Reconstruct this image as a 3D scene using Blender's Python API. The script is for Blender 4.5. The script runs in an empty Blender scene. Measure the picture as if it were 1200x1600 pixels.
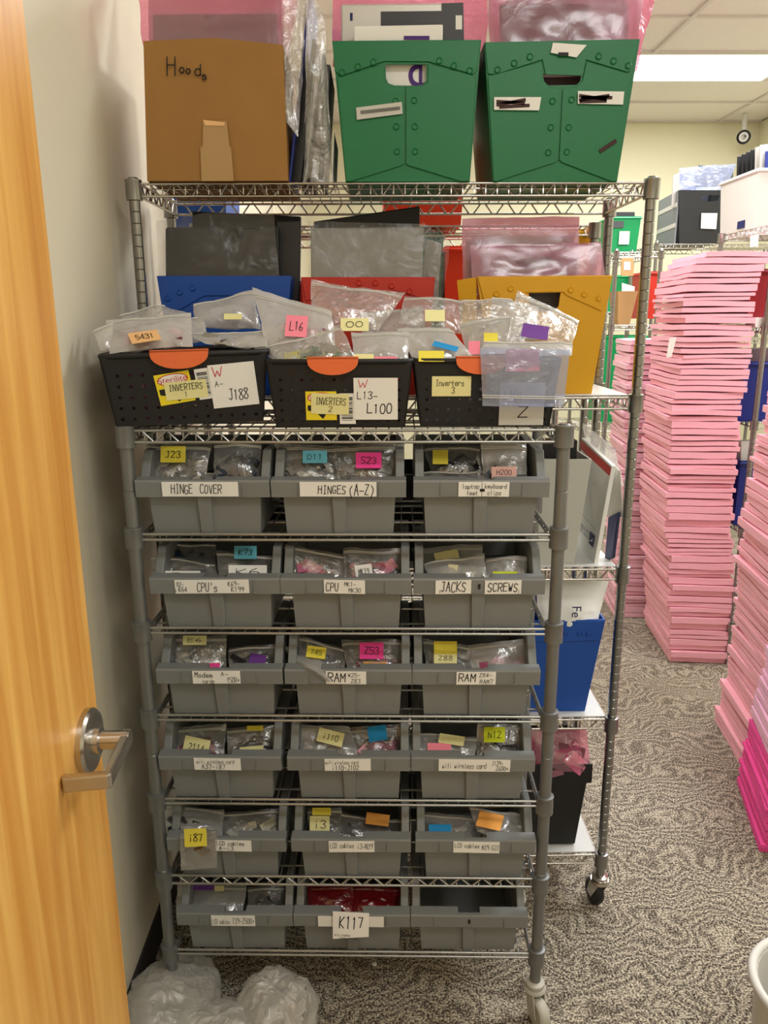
import bpy, bmesh, math, random
from mathutils import Vector, Matrix, noise
R = math.radians
scene = bpy.context.scene
COL = scene.collection
random.seed(7)
V = Vector

# ------------------------------------------------------------------ camera
CAM_H = 1.683
F_PX, PITCH, YAW, ROLL = 1208.26, 0.2479, -0.0112, -0.0042
r0 = V((math.cos(YAW), math.sin(YAW), 0)); h0 = V((-math.sin(YAW), math.cos(YAW), 0)); z0 = V((0, 0, 1))
FWD = h0 * math.cos(PITCH) - z0 * math.sin(PITCH)
UP0 = h0 * math.sin(PITCH) + z0 * math.cos(PITCH)
RIGHT = r0 * math.cos(ROLL) + UP0 * math.sin(ROLL)
UP = UP0 * math.cos(ROLL) - r0 * math.sin(ROLL)
EYE = V((0, 0, CAM_H))
cd = bpy.data.cameras.new('camera'); cam = bpy.data.objects.new('camera', cd); COL.objects.link(cam)
cd.sensor_fit = 'VERTICAL'; cd.sensor_height = 36; cd.lens = F_PX / 1600 * 36; cd.clip_start = 0.02; cd.clip_end = 60
cam.matrix_world = Matrix(((RIGHT.x, UP.x, -FWD.x, EYE.x), (RIGHT.y, UP.y, -FWD.y, EYE.y), (RIGHT.z, UP.z, -FWD.z, EYE.z), (0, 0, 0, 1)))
scene.camera = cam

# ------------------------------------------------------------------ world, lamps, exposure
w = bpy.data.worlds.new('world'); scene.world = w; w.use_nodes = True
w.node_tree.nodes['Background'].inputs[0].default_value = (1.0, 0.96, 0.9, 1)
w.node_tree.nodes['Background'].inputs[1].default_value = 0.03
scene.view_settings.view_transform = 'Standard'; scene.view_settings.look = 'None'
scene.view_settings.gamma = 1; scene.view_settings.exposure = 0.1
scene.cycles.transparent_max_bounces = 32
scene.cycles.max_bounces = 10
CEIL = 3.33
LAMPS = [  # x, y, power: every ceiling troffer in the room
    (0.9, -0.1, 23), (0.75, 3.75, 40), (2.3, 2.25, 52), (2.2, 5.87, 55), (2.3, 4.0, 45)]

# ------------------------------------------------------------------ pixel rays (measured points of the photo turned into places in the room)
def ray(px, py):
    return RIGHT * ((px - 600) / F_PX) + UP * (-(py - 800) / F_PX) + FWD
def at(px, py, Y):
    d = ray(px, py); return EYE + d * (Y / d.y)
def atz(px, py, Z):
    d = ray(px, py); return EYE + d * ((Z - CAM_H) / d.z)
def on_plane(px, py, p, n):
    d = ray(px, py); return EYE + d * ((p - EYE).dot(n) / d.dot(n))

# ------------------------------------------------------------------ materials
def lin(c):
    return tuple(((v / 255) / 12.92 if v / 255 <= .04045 else ((v / 255 + .055) / 1.055) ** 2.4) for v in c) + (1,)
M = {}
def pr(name, c, rough=.5, metal=0, var=0, vscale=30, bump=0, bscale=200, trans=0, coat=0, sheen=0):
    m = bpy.data.materials.new(name); m.use_nodes = True; nt = m.node_tree; b = nt.nodes['Principled BSDF']
    b.inputs['Base Color'].default_value = lin(c); b.inputs['Roughness'].default_value = rough; b.inputs['Metallic'].default_value = metal
    if coat: b.inputs['Coat Weight'].default_value = coat
    if var or bump:
        tc = nt.nodes.new('ShaderNodeTexCoord')
    if var:
        n = nt.nodes.new('ShaderNodeTexNoise'); n.inputs['Scale'].default_value = vscale; n.inputs['Detail'].default_value = 4
        mx = nt.nodes.new('ShaderNodeMix'); mx.data_type = 'RGBA'
        a = lin(c); mx.inputs[6].default_value = tuple(max(0, v * (1 - var)) for v in a[:3]) + (1,)
        mx.inputs[7].default_value = tuple(min(1, v * (1 + var)) for v in a[:3]) + (1,)
        nt.links.new(tc.outputs['Object'], n.inputs['Vector']); nt.links.new(n.outputs['Fac'], mx.inputs[0]); nt.links.new(mx.outputs[2], b.inputs['Base Color'])
    if bump:
        n2 = nt.nodes.new('ShaderNodeTexNoise'); n2.inputs['Scale'].default_value = bscale; n2.inputs['Detail'].default_value = 3
        bp = nt.nodes.new('ShaderNodeBump'); bp.inputs['Strength'].default_value = bump; bp.inputs['Distance'].default_value = .004
        nt.links.new(tc.outputs['Object'], n2.inputs['Vector']); nt.links.new(n2.outputs['Fac'], bp.inputs['Height']); nt.links.new(bp.outputs['Normal'], b.inputs['Normal'])
    M[name] = m; return m
def film(name, c, body=.2, rough=.12, tint=None, bump=.5, bscale=28, edge=.45, gloss=.11):
    """thin plastic: mostly see-through, with white body and shine"""
    m = bpy.data.materials.new(name); m.use_nodes = True; nt = m.node_tree; b = nt.nodes['Principled BSDF']; out = nt.nodes['Material Output']
    b.inputs['Base Color'].default_value = lin(c); b.inputs['Roughness'].default_value = rough; b.inputs['Specular IOR Level'].default_value = .8
    tr = nt.nodes.new('ShaderNodeBsdfTransparent'); tr.inputs[0].default_value = lin(tint or (250, 250, 250))
    tl = nt.nodes.new('ShaderNodeBsdfTranslucent'); tl.inputs[0].default_value = lin(c)
    gl = nt.nodes.new('ShaderNodeBsdfGlossy'); gl.inputs['Roughness'].default_value = rough + .05; gl.inputs[0].default_value = (1, 1, 1, 1)
    tc = nt.nodes.new('ShaderNodeTexCoord'); n = nt.nodes.new('ShaderNodeTexNoise'); n.inputs['Scale'].default_value = bscale; n.inputs['Detail'].default_value = 5; n.inputs['Distortion'].default_value = .8
    bp = nt.nodes.new('ShaderNodeBump'); bp.inputs['Strength'].default_value = bump; bp.inputs['Distance'].default_value = .012
    nt.links.new(tc.outputs['Object'], n.inputs['Vector']); nt.links.new(n.outputs['Fac'], bp.inputs['Height'])
    for s in (b, tl, gl): nt.links.new(bp.outputs['Normal'], s.inputs['Normal'])
    lw = nt.nodes.new('ShaderNodeLayerWeight'); lw.inputs['Blend'].default_value = .3; nt.links.new(bp.outputs['Normal'], lw.inputs['Normal'])
    mp = nt.nodes.new('ShaderNodeMapRange'); mp.inputs['To Min'].default_value = body; mp.inputs['To Max'].default_value = body + edge
    nt.links.new(lw.outputs['Facing'], mp.inputs['Value'])
    m1 = nt.nodes.new('ShaderNodeMixShader'); m1.inputs[0].default_value = .4; nt.links.new(b.outputs[0], m1.inputs[1]); nt.links.new(tl.outputs[0], m1.inputs[2])
    m2 = nt.nodes.new('ShaderNodeMixShader'); nt.links.new(mp.outputs[0], m2.inputs[0]); nt.links.new(tr.outputs[0], m2.inputs[1]); nt.links.new(m1.outputs[0], m2.inputs[2])
    m3 = nt.nodes.new('ShaderNodeMixShader'); m3.inputs[0].default_value = gloss; nt.links.new(m2.outputs[0], m3.inputs[1]); nt.links.new(gl.outputs[0], m3.inputs[2])
    nt.links.new(m3.outputs[0], out.inputs['Surface'])
    M[name] = m; return m
def chips(name, cols, rough=.45, metal=.1):
    """small parts of mixed colours: one colour picked per piece"""
    m = bpy.data.materials.new(name); m.use_nodes = True; nt = m.node_tree; b = nt.nodes['Principled BSDF']
    b.inputs['Roughness'].default_value = rough; b.inputs['Metallic'].default_value = metal
    g = nt.nodes.new('ShaderNodeNewGeometry'); cr = nt.nodes.new('ShaderNodeValToRGB'); cr.color_ramp.interpolation = 'CONSTANT'
    el = cr.color_ramp.elements
    while len(el) < len(cols): el.new(.5)
    for i, c in enumerate(cols): el[i].position = i / len(cols); el[i].color = lin(c)
    nt.links.new(g.outputs['Random Per Island'], cr.inputs[0]); nt.links.new(cr.outputs[0], b.inputs['Base Color'])
    M[name] = m
def emis(name, c, s):
    m = bpy.data.materials.new(name); m.use_nodes = True; b = m.node_tree.nodes['Principled BSDF']
    b.inputs['Base Color'].default_value = lin(c); b.inputs['Emission Color'].default_value = lin(c); b.inputs['Emission Strength'].default_value = s; M[name] = m

pr('wall_paint', (222, 214, 192), .85, bump=.06, bscale=300)
pr('wall_far', (226, 220, 190), .85)
pr('base_rubber', (44, 41, 38), .6)
pr('grey_bin', (128, 131, 130), .5, bump=.08, bscale=900)
pr('grey_steel', (128, 130, 130), .38, .55)
pr('chrome', (196, 192, 184), .22, 1.0)
pr('chrome_post', (150, 150, 148), .28, 1.0)
pr('wire_grey', (176, 176, 172), .3, .8)
pr('rubber_black', (22, 22, 24), .5)
pr('caster_grey', (186, 184, 172), .45)
pr('liner', (208, 208, 204), .35)
pr('cardboard', (160, 116, 58), .8, var=.1, vscale=14, bump=.05, bscale=120)
pr('cardboard_dark', (120, 88, 46), .85)
pr('packing_tape', (178, 140, 88), .25, coat=.3)
pr('green_plastic', (0, 112, 62), .42, var=.06, vscale=9)
pr('green_bright', (0, 160, 92), .45)
pr('blue_plastic', (10, 76, 168), .45)
pr('navy_plastic', (24, 40, 130), .45)
pr('red_plastic', (196, 44, 30), .45)
pr('wine_red', (150, 14, 34), .5)
pr('orange_red', (245, 62, 28), .5)
pr('yellow_plastic', (226, 166, 10), .45, var=.05, vscale=8)
pr('black_plastic', (20, 20, 22), .55)
pr('dark_plastic', (44, 44, 47), .4)
pr('slate_plastic', (74, 76, 80), .5)
pr('grey_panel', (150, 148, 142), .45)
pr('mauve_panel', (104, 84, 92), .5)
pr('silver_panel', (206, 202, 196), .35, .3)
pr('white_plastic', (216, 214, 208), .5)
pr('corrugated_white', (196, 196, 186), .55, bump=.05, bscale=260)
pr('crate_grey', (128, 130, 134), .6)
pr('paper_white', (244, 243, 238), .8)
pr('paper_grey', (205, 203, 194), .8)
pr('note_yellow', (240, 224, 78), .8)
pr('note_pale', (238, 232, 168), .8)
pr('note_blue', (110, 196, 222), .8)
pr('note_cyan', (30, 150, 215), .8)
pr('note_magenta', (250, 70, 160), .8)
pr('note_pink', (250, 140, 160), .8)
pr('note_orange', (250, 176, 84), .8)
pr('note_tan', (240, 190, 130), .8)
pr('note_purple', (112, 60, 150), .8)
pr('note_lime', (214, 228, 40), .8)
pr('note_rose', (214, 168, 156), .8)
pr('ink', (14, 14, 16), .6)
pr('ink_grey', (110, 108, 104), .7)
pr('ink_red', (214, 90, 110), .7)
pr('marker_brown', (62, 36, 34), .7)
pr('sticker_yellow', (244, 222, 40), .45)
pr('sticker_red', (206, 24, 40), .45)
pr('orange_handle', (240, 116, 62), .5)
pr('purple_ink', (70, 24, 120), .6)
pr('navy_ink', (22, 30, 92), .6)
pr('red_strip', (206, 66, 54), .5)
pr('navy_panel', (34, 44, 84), .45)
pr('blue_panel', (28, 46, 130), .45)
pr('brushed_steel', (196, 192, 186), .26, 1.0)
pr('foam_pink', (255, 184, 200), .9, var=.05, vscale=60, bump=.35, bscale=420)
pr('foam_pale', (255, 200, 216), .9, var=.05, vscale=60, bump=.35, bscale=420)
pr('foam_lavender', (250, 196, 226), .9, var=.05, vscale=60, bump=.35, bscale=420)
pr('foam_magenta', (248, 84, 166), .9, var=.05, vscale=60, bump=.35, bscale=420)
pr('brown_paper', (186, 146, 96), .85)
pr('lens_black', (8, 8, 10), .12)
film('clear_film', (244, 244, 242), .13, bump=1.0, bscale=24, gloss=.17, edge=.5)
film('wrap_film', (236, 234, 228), .025, rough=.2, bump=.5, edge=.18, gloss=.025)
film('milky_film', (246, 245, 242), .48, edge=.42)
film('trash_film', (240, 238, 232), .72, rough=.35, edge=.25, bscale=34, bump=.8)
film('pink_film', (250, 158, 192), .30, tint=(252, 214, 228), edge=.5)
film('dusty_pink_film', (214, 150, 174), .34, rough=.25, tint=(232, 192, 208), edge=.35, bump=.25, bscale=14)
film('red_film', (190, 40, 52), .62, tint=(190, 60, 70), edge=.3)
film('blue_film', (206, 214, 240), .22, tint=(226, 232, 250))
chips('chips_grey', [(150, 148, 140), (110, 106, 98), (190, 186, 176), (84, 82, 78)], .35, .4)
chips('chips_dark', [(30, 30, 34), (50, 48, 50), (22, 24, 34), (70, 66, 64)])
chips('chips_pink', [(206, 110, 140), (176, 84, 116), (230, 160, 176), (120, 60, 76)])
chips('chips_green', [(30, 96, 64), (196, 190, 120), (20, 70, 50), (150, 150, 140)], .35, .3)
chips('chips_blue', [(24, 34, 56), (36, 56, 84), (18, 20, 28), (50, 60, 70)])
chips('chips_white', [(206, 204, 196), (180, 176, 160), (222, 214, 180), (150, 146, 138)])

def wood():
    m = bpy.data.materials.new('door_wood'); m.use_nodes = True; nt = m.node_tree; b = nt.nodes['Principled BSDF']; b.inputs['Roughness'].default_value = .36
    tc = nt.nodes.new('ShaderNodeTexCoord'); mp = nt.nodes.new('ShaderNodeMapping'); mp.inputs['Scale'].default_value = (22, 22, 1.1)
    n = nt.nodes.new('ShaderNodeTexNoise'); n.inputs['Scale'].default_value = 1.6; n.inputs['Detail'].default_value = 7; n.inputs['Distortion'].default_value = .5
    mp2 = nt.nodes.new('ShaderNodeMapping'); mp2.inputs['Scale'].default_value = (5, 5, .35)
    n2 = nt.nodes.new('ShaderNodeTexNoise'); n2.inputs['Scale'].default_value = 2.0; n2.inputs['Detail'].default_value = 3
    cr = nt.nodes.new('ShaderNodeValToRGB'); cr.color_ramp.elements[0].position = .3; cr.color_ramp.elements[0].color = lin((214, 150, 66))
    cr.color_ramp.elements[1].position = .68; cr.color_ramp.elements[1].color = lin((240, 190, 104))
    cr2 = nt.nodes.new('ShaderNodeValToRGB'); cr2.color_ramp.elements[0].position = .3; cr2.color_ramp.elements[0].color = lin((232, 214, 190)); cr2.color_ramp.elements[1].position = .6; cr2.color_ramp.elements[1].color = (1, 1, 1, 1)
    mx = nt.nodes.new('ShaderNodeMix'); mx.data_type = 'RGBA'; mx.blend_type = 'MULTIPLY'; mx.inputs[0].default_value = .8
    L = nt.links.new
    L(tc.outputs['Object'], mp.inputs[0]); L(mp.outputs[0], n.inputs['Vector']); L(n.outputs['Fac'], cr.inputs[0])
    L(tc.outputs['Object'], mp2.inputs[0]); L(mp2.outputs[0], n2.inputs['Vector']); L(n2.outputs['Fac'], cr2.inputs[0])
    L(cr.outputs[0], mx.inputs[6]); L(cr2.outputs[0], mx.inputs[7]); L(mx.outputs[2], b.inputs['Base Color']); M['door_wood'] = m
wood()
def carpet():
    m = bpy.data.materials.new('carpet'); m.use_nodes = True; nt = m.node_tree; b = nt.nodes['Principled BSDF']; b.inputs['Roughness'].default_value = .95; b.inputs['Specular IOR Level'].default_value = .1
    tc = nt.nodes.new('ShaderNodeTexCoord')
    n = nt.nodes.new('ShaderNodeTexNoise'); n.inputs['Scale'].default_value = 185; n.inputs['Detail'].default_value = 3; n.inputs['Roughness'].default_value = .7
    # swirled ribs of loop pile
    d = nt.nodes.new('ShaderNodeTexNoise'); d.inputs['Scale'].default_value = 5.5; d.inputs['Detail'].default_value = 1.5
    add = nt.nodes.new('ShaderNodeMix'); add.data_type = 'RGBA'; add.blend_type = 'ADD'; add.inputs[0].default_value = .42
    wv = nt.nodes.new('ShaderNodeTexWave'); wv.inputs['Scale'].default_value = 9; wv.inputs['Distortion'].default_value = 6; wv.inputs['Detail'].default_value = 2; wv.inputs['Detail Scale'].default_value = 1.5; wv.bands_direction = 'Y'
    cr = nt.nodes.new('ShaderNodeValToRGB'); el = cr.color_ramp.elements
    el[0].position = .39; el[0].color = lin((58, 52, 50)); el[1].position = .62; el[1].color = lin((232, 222, 200))
    e = el.new(.49); e.color = lin((132, 121, 106))
    mp = nt.nodes.new('ShaderNodeMath'); mp.operation = 'MULTIPLY_ADD'; mp.inputs[1].default_value = .078
    bp = nt.nodes.new('ShaderNodeBump'); bp.inputs['Strength'].default_value = .9; bp.inputs['Distance'].default_value = .008
    L = nt.links.new
    L(tc.outputs['Object'], n.inputs['Vector']); L(tc.outputs['Object'], d.inputs['Vector']); L(tc.outputs['Object'], add.inputs[6]); L(d.outputs['Color'], add.inputs[7]); L(add.outputs[2], wv.inputs['Vector'])
    sb = nt.nodes.new('ShaderNodeMath'); sb.operation = 'SUBTRACT'; sb.inputs[1].default_value = .03
    L(wv.outputs['Fac'], mp.inputs[0]); L(n.outputs['Fac'], mp.inputs[2]); L(mp.outputs[0], sb.inputs[0]); L(sb.outputs[0], cr.inputs[0]); L(cr.outputs[0], b.inputs['Base Color'])
    L(mp.outputs[0], bp.inputs['Height']); L(bp.outputs['Normal'], b.inputs['Normal']); M['carpet'] = m
carpet()
def tiles():
    m = bpy.data.materials.new('ceiling_tile'); m.use_nodes = True; nt = m.node_tree; b = nt.nodes['Principled BSDF']; b.inputs['Roughness'].default_value = .9
    tc = nt.nodes.new('ShaderNodeTexCoord'); n = nt.nodes.new('ShaderNodeTexNoise'); n.inputs['Scale'].default_value = 90
    cr = nt.nodes.new('ShaderNodeValToRGB'); cr.color_ramp.elements[0].color = lin((216, 208, 202)); cr.color_ramp.elements[1].color = lin((240, 232, 226))
    nt.links.new(tc.outputs['Object'], n.inputs['Vector']); nt.links.new(n.outputs['Fac'], cr.inputs[0]); nt.links.new(cr.outputs[0], b.inputs['Base Color']); M['ceiling_tile'] = m
tiles()
pr('grid_metal', (214, 206, 200), .7)
emis('lamp_glow', (255, 250, 240), 2.4)

# ------------------------------------------------------------------ mesh building
BASE = {}
def tag(o, label=None, cat=None, group=None, kind=None):
    if label: o['label'] = label
    if cat: o['category'] = cat
    if group: o['group'] = group
    if kind: o['kind'] = kind
    return o
def empty(name, base=(0, 0, 0), rz=0, label=None, cat=None, group=None):
    o = bpy.data.objects.new(name, None); o.empty_display_size = .05; COL.objects.link(o); o.location = base; o.rotation_euler.z = rz
    BASE[o.name] = V(base); return tag(o, label, cat, group)
def link(name, data, parent=None, loc=(0, 0, 0), rot=(0, 0, 0)):
    o = bpy.data.objects.new(name, data); COL.objects.link(o); o.parent = parent; o.location = loc; o.rotation_euler = rot
    BASE[o.name] = V((0, 0, 0)); return o
def copy_tree(o, parent=None):
    c = o.copy(); COL.objects.link(c); c.parent = parent
    BASE[c.name] = BASE.get(o.name, V((0, 0, 0)))
    for ch in list(o.children): copy_tree(ch, c)
    return c
class MB:
    def __init__(s): s.v = []; s.f = []
    def quadv(s, pts):
        n = len(s.v); s.v += [V(p) for p in pts]; s.f.append(tuple(range(n, n + len(pts)))); return s
    def hexa(s, b, t):
        """bottom loop and top loop of equal length, closed"""
        n = len(s.v); k = len(b); s.v += [V(p) for p in b] + [V(p) for p in t]
        s.f.append(tuple(n + i for i in reversed(range(k)))); s.f.append(tuple(n + k + i for i in range(k)))
        for i in range(k): j = (i + 1) % k; s.f.append((n + i, n + j, n + k + j, n + k + i))
        return s
    def box(s, x0, x1, y0, y1, z0, z1):
        return s.hexa([(x0, y0, z0), (x1, y0, z0), (x1, y1, z0), (x0, y1, z0)], [(x0, y0, z1), (x1, y0, z1), (x1, y1, z1), (x0, y1, z1)])
    def obox(s, c, ux, uy, uz, a, b, d):
        """oriented box, half sizes a, b, d"""
        q = [(-1, -1), (1, -1), (1, 1), (-1, 1)]
        return s.hexa([c + ux * (a * i) + uy * (b * j) - uz * d for i, j in q], [c + ux * (a * i) + uy * (b * j) + uz * d for i, j in q])
    def tube(s, pts, r, n=6, closed=False):
        pts = [V(p) for p in pts]; K = len(pts); st = len(s.v); prev = None
        for i, p in enumerate(pts):
            a = pts[(i - 1) % K] if (closed or i > 0) else p; b = pts[(i + 1) % K] if (closed or i < K - 1) else p
            t = (b - a).normalized()
            if prev is None:
                u = t.orthogonal().normalized()
            else:
                u = prev - t * prev.dot(t); u = u.normalized() if u.length > 1e-6 else t.orthogonal().normalized()
            prev = u; q = t.cross(u)
            rr = r[i] if isinstance(r, (list, tuple)) else r
            s.v += [p + u * (rr * math.cos(2 * math.pi * k / n)) + q * (rr * math.sin(2 * math.pi * k / n)) for k in range(n)]
        for i in range(K if closed else K - 1):
            a = st + i * n; b = st + ((i + 1) % K) * n
            for k in range(n): s.f.append((a + k, a + (k + 1) % n, b + (k + 1) % n, b + k))
        if not closed:
            s.f.append(tuple(st + k for k in reversed(range(n)))); s.f.append(tuple(st + (K - 1) * n + k for k in range(n)))
        return s
    def lathe(s, prof, c=(0, 0, 0), ax=None, n=16):
        """profile of (radius, height) around an axis"""
        c = V(c); ax = V(ax or (0, 0, 1)).normalized(); u = ax.orthogonal().normalized(); q = ax.cross(u); st = len(s.v)
        for r, z in prof: s.v += [c + ax * z + u * (r * math.cos(2 * math.pi * k / n)) + q * (r * math.sin(2 * math.pi * k / n)) for k in range(n)]
        for i in range(len(prof) - 1):
            a = st + i * n; b = a + n
            for k in range(n): s.f.append((a + k, a + (k + 1) % n, b + (k + 1) % n, b + k))
        s.f.append(tuple(st + k for k in reversed(range(n)))); s.f.append(tuple(st + (len(prof) - 1) * n + k for k in range(n)))
        return s
    def plate(s, outer, holes, o, ux, uy, uz, th):
        """flat plate with holes: 2D loops laid in the frame (o, ux, uy), th thick along -uz"""
        bm = bmesh.new(); ed = []; loops = []
        for lp in [outer] + list(holes):
            vs = [bm.verts.new((p[0], p[1], 0)) for p in lp]; loops.append(vs)
            ed += [bm.edges.new((vs[i], vs[(i + 1) % len(vs)])) for i in range(len(vs))]
        bmesh.ops.triangle_fill(bm, use_beauty=True, use_dissolve=False, edges=ed, normal=(0, 0, 1))
        bm.verts.index_update(); st = len(s.v); N = len(bm.verts); bm.verts.ensure_lookup_table()
        P = [o + ux * v.co.x + uy * v.co.y for v in bm.verts]
        s.v += P + [p - uz * th for p in P]
        for f in bm.faces:
            ids = [v.index for v in f.verts]
            s.f.append(tuple(st + i for i in ids)); s.f.append(tuple(st + N + i for i in reversed(ids)))
        for vs in loops:
            for i in range(len(vs)):
                a = vs[i].index; b = vs[(i + 1) % len(vs)].index; s.f.append((st + a, st + b, st + N + b, st + N + a))
        bm.free(); return s
    def data(s, name, mat, off=V((0, 0, 0)), smooth=False, angle=None):
        me = bpy.data.meshes.new(name); me.from_pydata([v - off for v in s.v], [], s.f); me.validate()
        bm = bmesh.new(); bm.from_mesh(me); bmesh.ops.recalc_face_normals(bm, faces=bm.faces); bm.to_mesh(me); bm.free()
        me.materials.append(M[mat])
        if smooth:
            for p in me.polygons: p.use_smooth = True
            if angle is not None:
                try: me.set_sharp_from_angle(angle=R(angle))
                except Exception: pass
        return me
    def build(s, name, mat, parent=None, smooth=False, angle=40, base=None, bevel=0):
        """world-space geometry; a child's mesh is kept relative to its parent's base"""
        if parent is None:
            if base is None:
                base = V((sum(v.x for v in s.v) / len(s.v), sum(v.y for v in s.v) / len(s.v), min(v.z for v in s.v)))
            base = V(base)
            o = link(name, s.data(name, mat, base, smooth, angle)); o.location = base; BASE[o.name] = base
        else:
            off = BASE[parent.name]
            o = link(name, s.data(name, mat, off, smooth, angle), parent); BASE[o.name] = off
        if bevel:
            b = o.modifiers.new('bevel', 'BEVEL'); b.width = bevel; b.segments = 2; b.limit_method = 'ANGLE'
        return o

# ------------------------------------------------------------------ handwriting
GL = {'A': "022942 1535", 'B': "0209 0929383606 0636444202", 'C': "4839190704123243", 'D': "0209 092947443202", 'E': "49090242 0636", 'F': "490902 0636",
'G': "48391907041232434525", 'H': "0902 4942 0646", 'I': "1939 2922 1232", 'J': "1949 39332203", 'K': "0902 490542", 'L': "090242", 'M': "0209254942", 'N': "02094249",
'O': "190704123244473919", 'P': "0209 0939484605", 'Q': "190704123244473919 2441", 'R': "0209 0939484605 2542", 'S': "48391907163544321203", 'T': "0949 2922", 'U': "090412324449",
'V': "092249", 'W': "0912263249", 'X': "0942 4902", 'Y': "092649 2622", 'Z': "09490242", '0': "190704123244473919", '1': "182922", '2': "08193948470242", '3': "0819394836264443321203",
'4': "32390444", '5': "490906364543321203", '6': "391704123244351504", '7': "094922", '8': "26081939482604031232434426", '9': "473616081939484632",
'a': "461604123244 4642", 'b': "0902 05163644321203", 'c': "45361604123243", 'd': "4942 45361604123243", 'e': "0444361604123243", 'f': "392822 1636", 'g': "46160413334446 46412000",
'h': "0902 0516364542", 'i': "2622 2829", 'j': "36312010 3839", 'k': "0902 460442", 'l': "2922", 'm': "0602 05162522 25364542", 'n': "0602 0516364542", 'o': "16041232443616",
'p': "0600 05163644321203", 'r': "0602 05163645", 's': "453616053443321203", 't': "181332 0636", 'u': "0603123243 4642", 'v': "062246", 'w': "0612243246", 'x': "0642 4602", 'y': "0623 4610",
'z': "06460242", '-': "0545", '+': "0545 2327", '(': "38161430", ')': "18363410", "'": "2927", '.': "2223", '/': "0249", ' ': ""}
def ribbon(mb, pts, t, o, ux, uy):
    for a, b in zip(pts[:-1], pts[1:]):
        d = (b[0] - a[0], b[1] - a[1]); l = math.hypot(*d) or 1; d = (d[0] / l, d[1] / l); n = (-d[1] * t, d[0] * t); e = (d[0] * t * .7, d[1] * t * .7)
        q = [(a[0] - e[0] + n[0], a[1] - e[1] + n[1]), (a[0] - e[0] - n[0], a[1] - e[1] - n[1]), (b[0] + e[0] - n[0], b[1] + e[1] - n[1]), (b[0] + e[0] + n[0], b[1] + e[1] + n[1])]
        mb.quadv([o + ux * p[0] + uy * p[1] for p in q])
def write(mb, text, x0, y0, x1, y1, o, ux, uy, t=None, slant=.06, seed=0):
    """pen strokes filling the box x0..x1, y0..y1 of the frame"""
    rnd = random.Random(seed + len(text)); n = len(text); adv = (x1 - x0) / (n * 5.6 - 1.2); sy = (y1 - y0) / 7.0
    t = t or min(abs(sy), adv * 1.3) * .36
    for i, ch in enumerate(text):
        cx = x0 + i * 5.6 * adv; jy = rnd.uniform(-.35, .35) * sy; js = rnd.uniform(.92, 1.06)
        for st in GL.get(ch, "").split():
            pts = [(cx + int(st[k]) * adv * js + (int(st[k + 1]) - 2) * sy * slant, y0 + jy + (int(st[k + 1]) - 2) * sy * js) for k in range(0, len(st), 2)]
            ribbon(mb, pts, t, o, ux, uy)
def typeset(text, size, o, ux, uy, mat, parent, name='lettering', align='CENTER'):
    """printed words in the built-in face, as a mesh"""
    cu = bpy.data.curves.new('t', 'FONT'); cu.body = text; cu.size = size; cu.align_x = align; cu.align_y = 'CENTER'
    ob = bpy.data.objects.new('t', cu); COL.objects.link(ob); bpy.context.view_layer.update()
    me = bpy.data.meshes.new_from_object(ob.evaluated_get(bpy.context.evaluated_depsgraph_get()))
    bpy.data.objects.remove(ob); me.materials.clear(); me.materials.append(M[mat])
    off = BASE[parent.name]
    for v in me.vertices: v.co = o + ux * v.co.x + uy * v.co.y - off
    c = link(name, me, parent); BASE[c.name] = off; return c
def paper(name, mat, corners, parent, lines=(), ink='ink', th=.0006, curl=.0, pen=None, seed=0, label=None):
    """a paper slip with corners TL TR BR BL and its handwriting"""
    TL, TR, BR, BL = [V(c) for c in corners]; nrm = (TR - TL).cross(TL - BL).normalized()
    if nrm.dot(EYE - TL) < 0: nrm = -nrm
    mb = MB(); G = 5; st = 0
    def S(u, v, k=0): return (TL * (1 - u) + TR * u) * (1 - v) + (BL * (1 - u) + BR * u) * v + nrm * (curl * (v ** 2) + k)
    for k in (0, -th):
        for j in range(G):
            for i in range(2): mb.v.append(S(i, j / (G - 1), k))
    for k in (0, G * 2):
        for j in range(G - 1): a = k + j * 2; mb.f.append((a, a + 1, a + 3, a + 2))
    a = G * 2
    for j in range(G - 1): mb.f.append((j * 2, j * 2 + 2, a + j * 2 + 2, a + j * 2)); mb.f.append((j * 2 + 1, j * 2 + 3, a + j * 2 + 3, a + j * 2 + 1))
    mb.f.append((0, 1, a + 1, a)); mb.f.append((a - 2, a - 1, 2 * a - 1, 2 * a - 2))
    o = mb.build(name, mat, parent)
    if label: o['label'] = label
    if lines:
        tb = MB(); wd = (TR - TL).length; ht = (TL - BL).length; ux = (TR - TL).normalized(); uy = (TL - BL).normalized()
        for i, ln in enumerate(lines):
            tx, a0, b0, a1, b1 = ln[:5]
            write(tb, tx, a0 * wd, b0 * ht, a1 * wd, b1 * ht, BL + nrm * (.0006 + curl * .5), ux, uy, pen, seed=seed + i)
        tb.build('lettering', ink, o)
    return o
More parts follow.
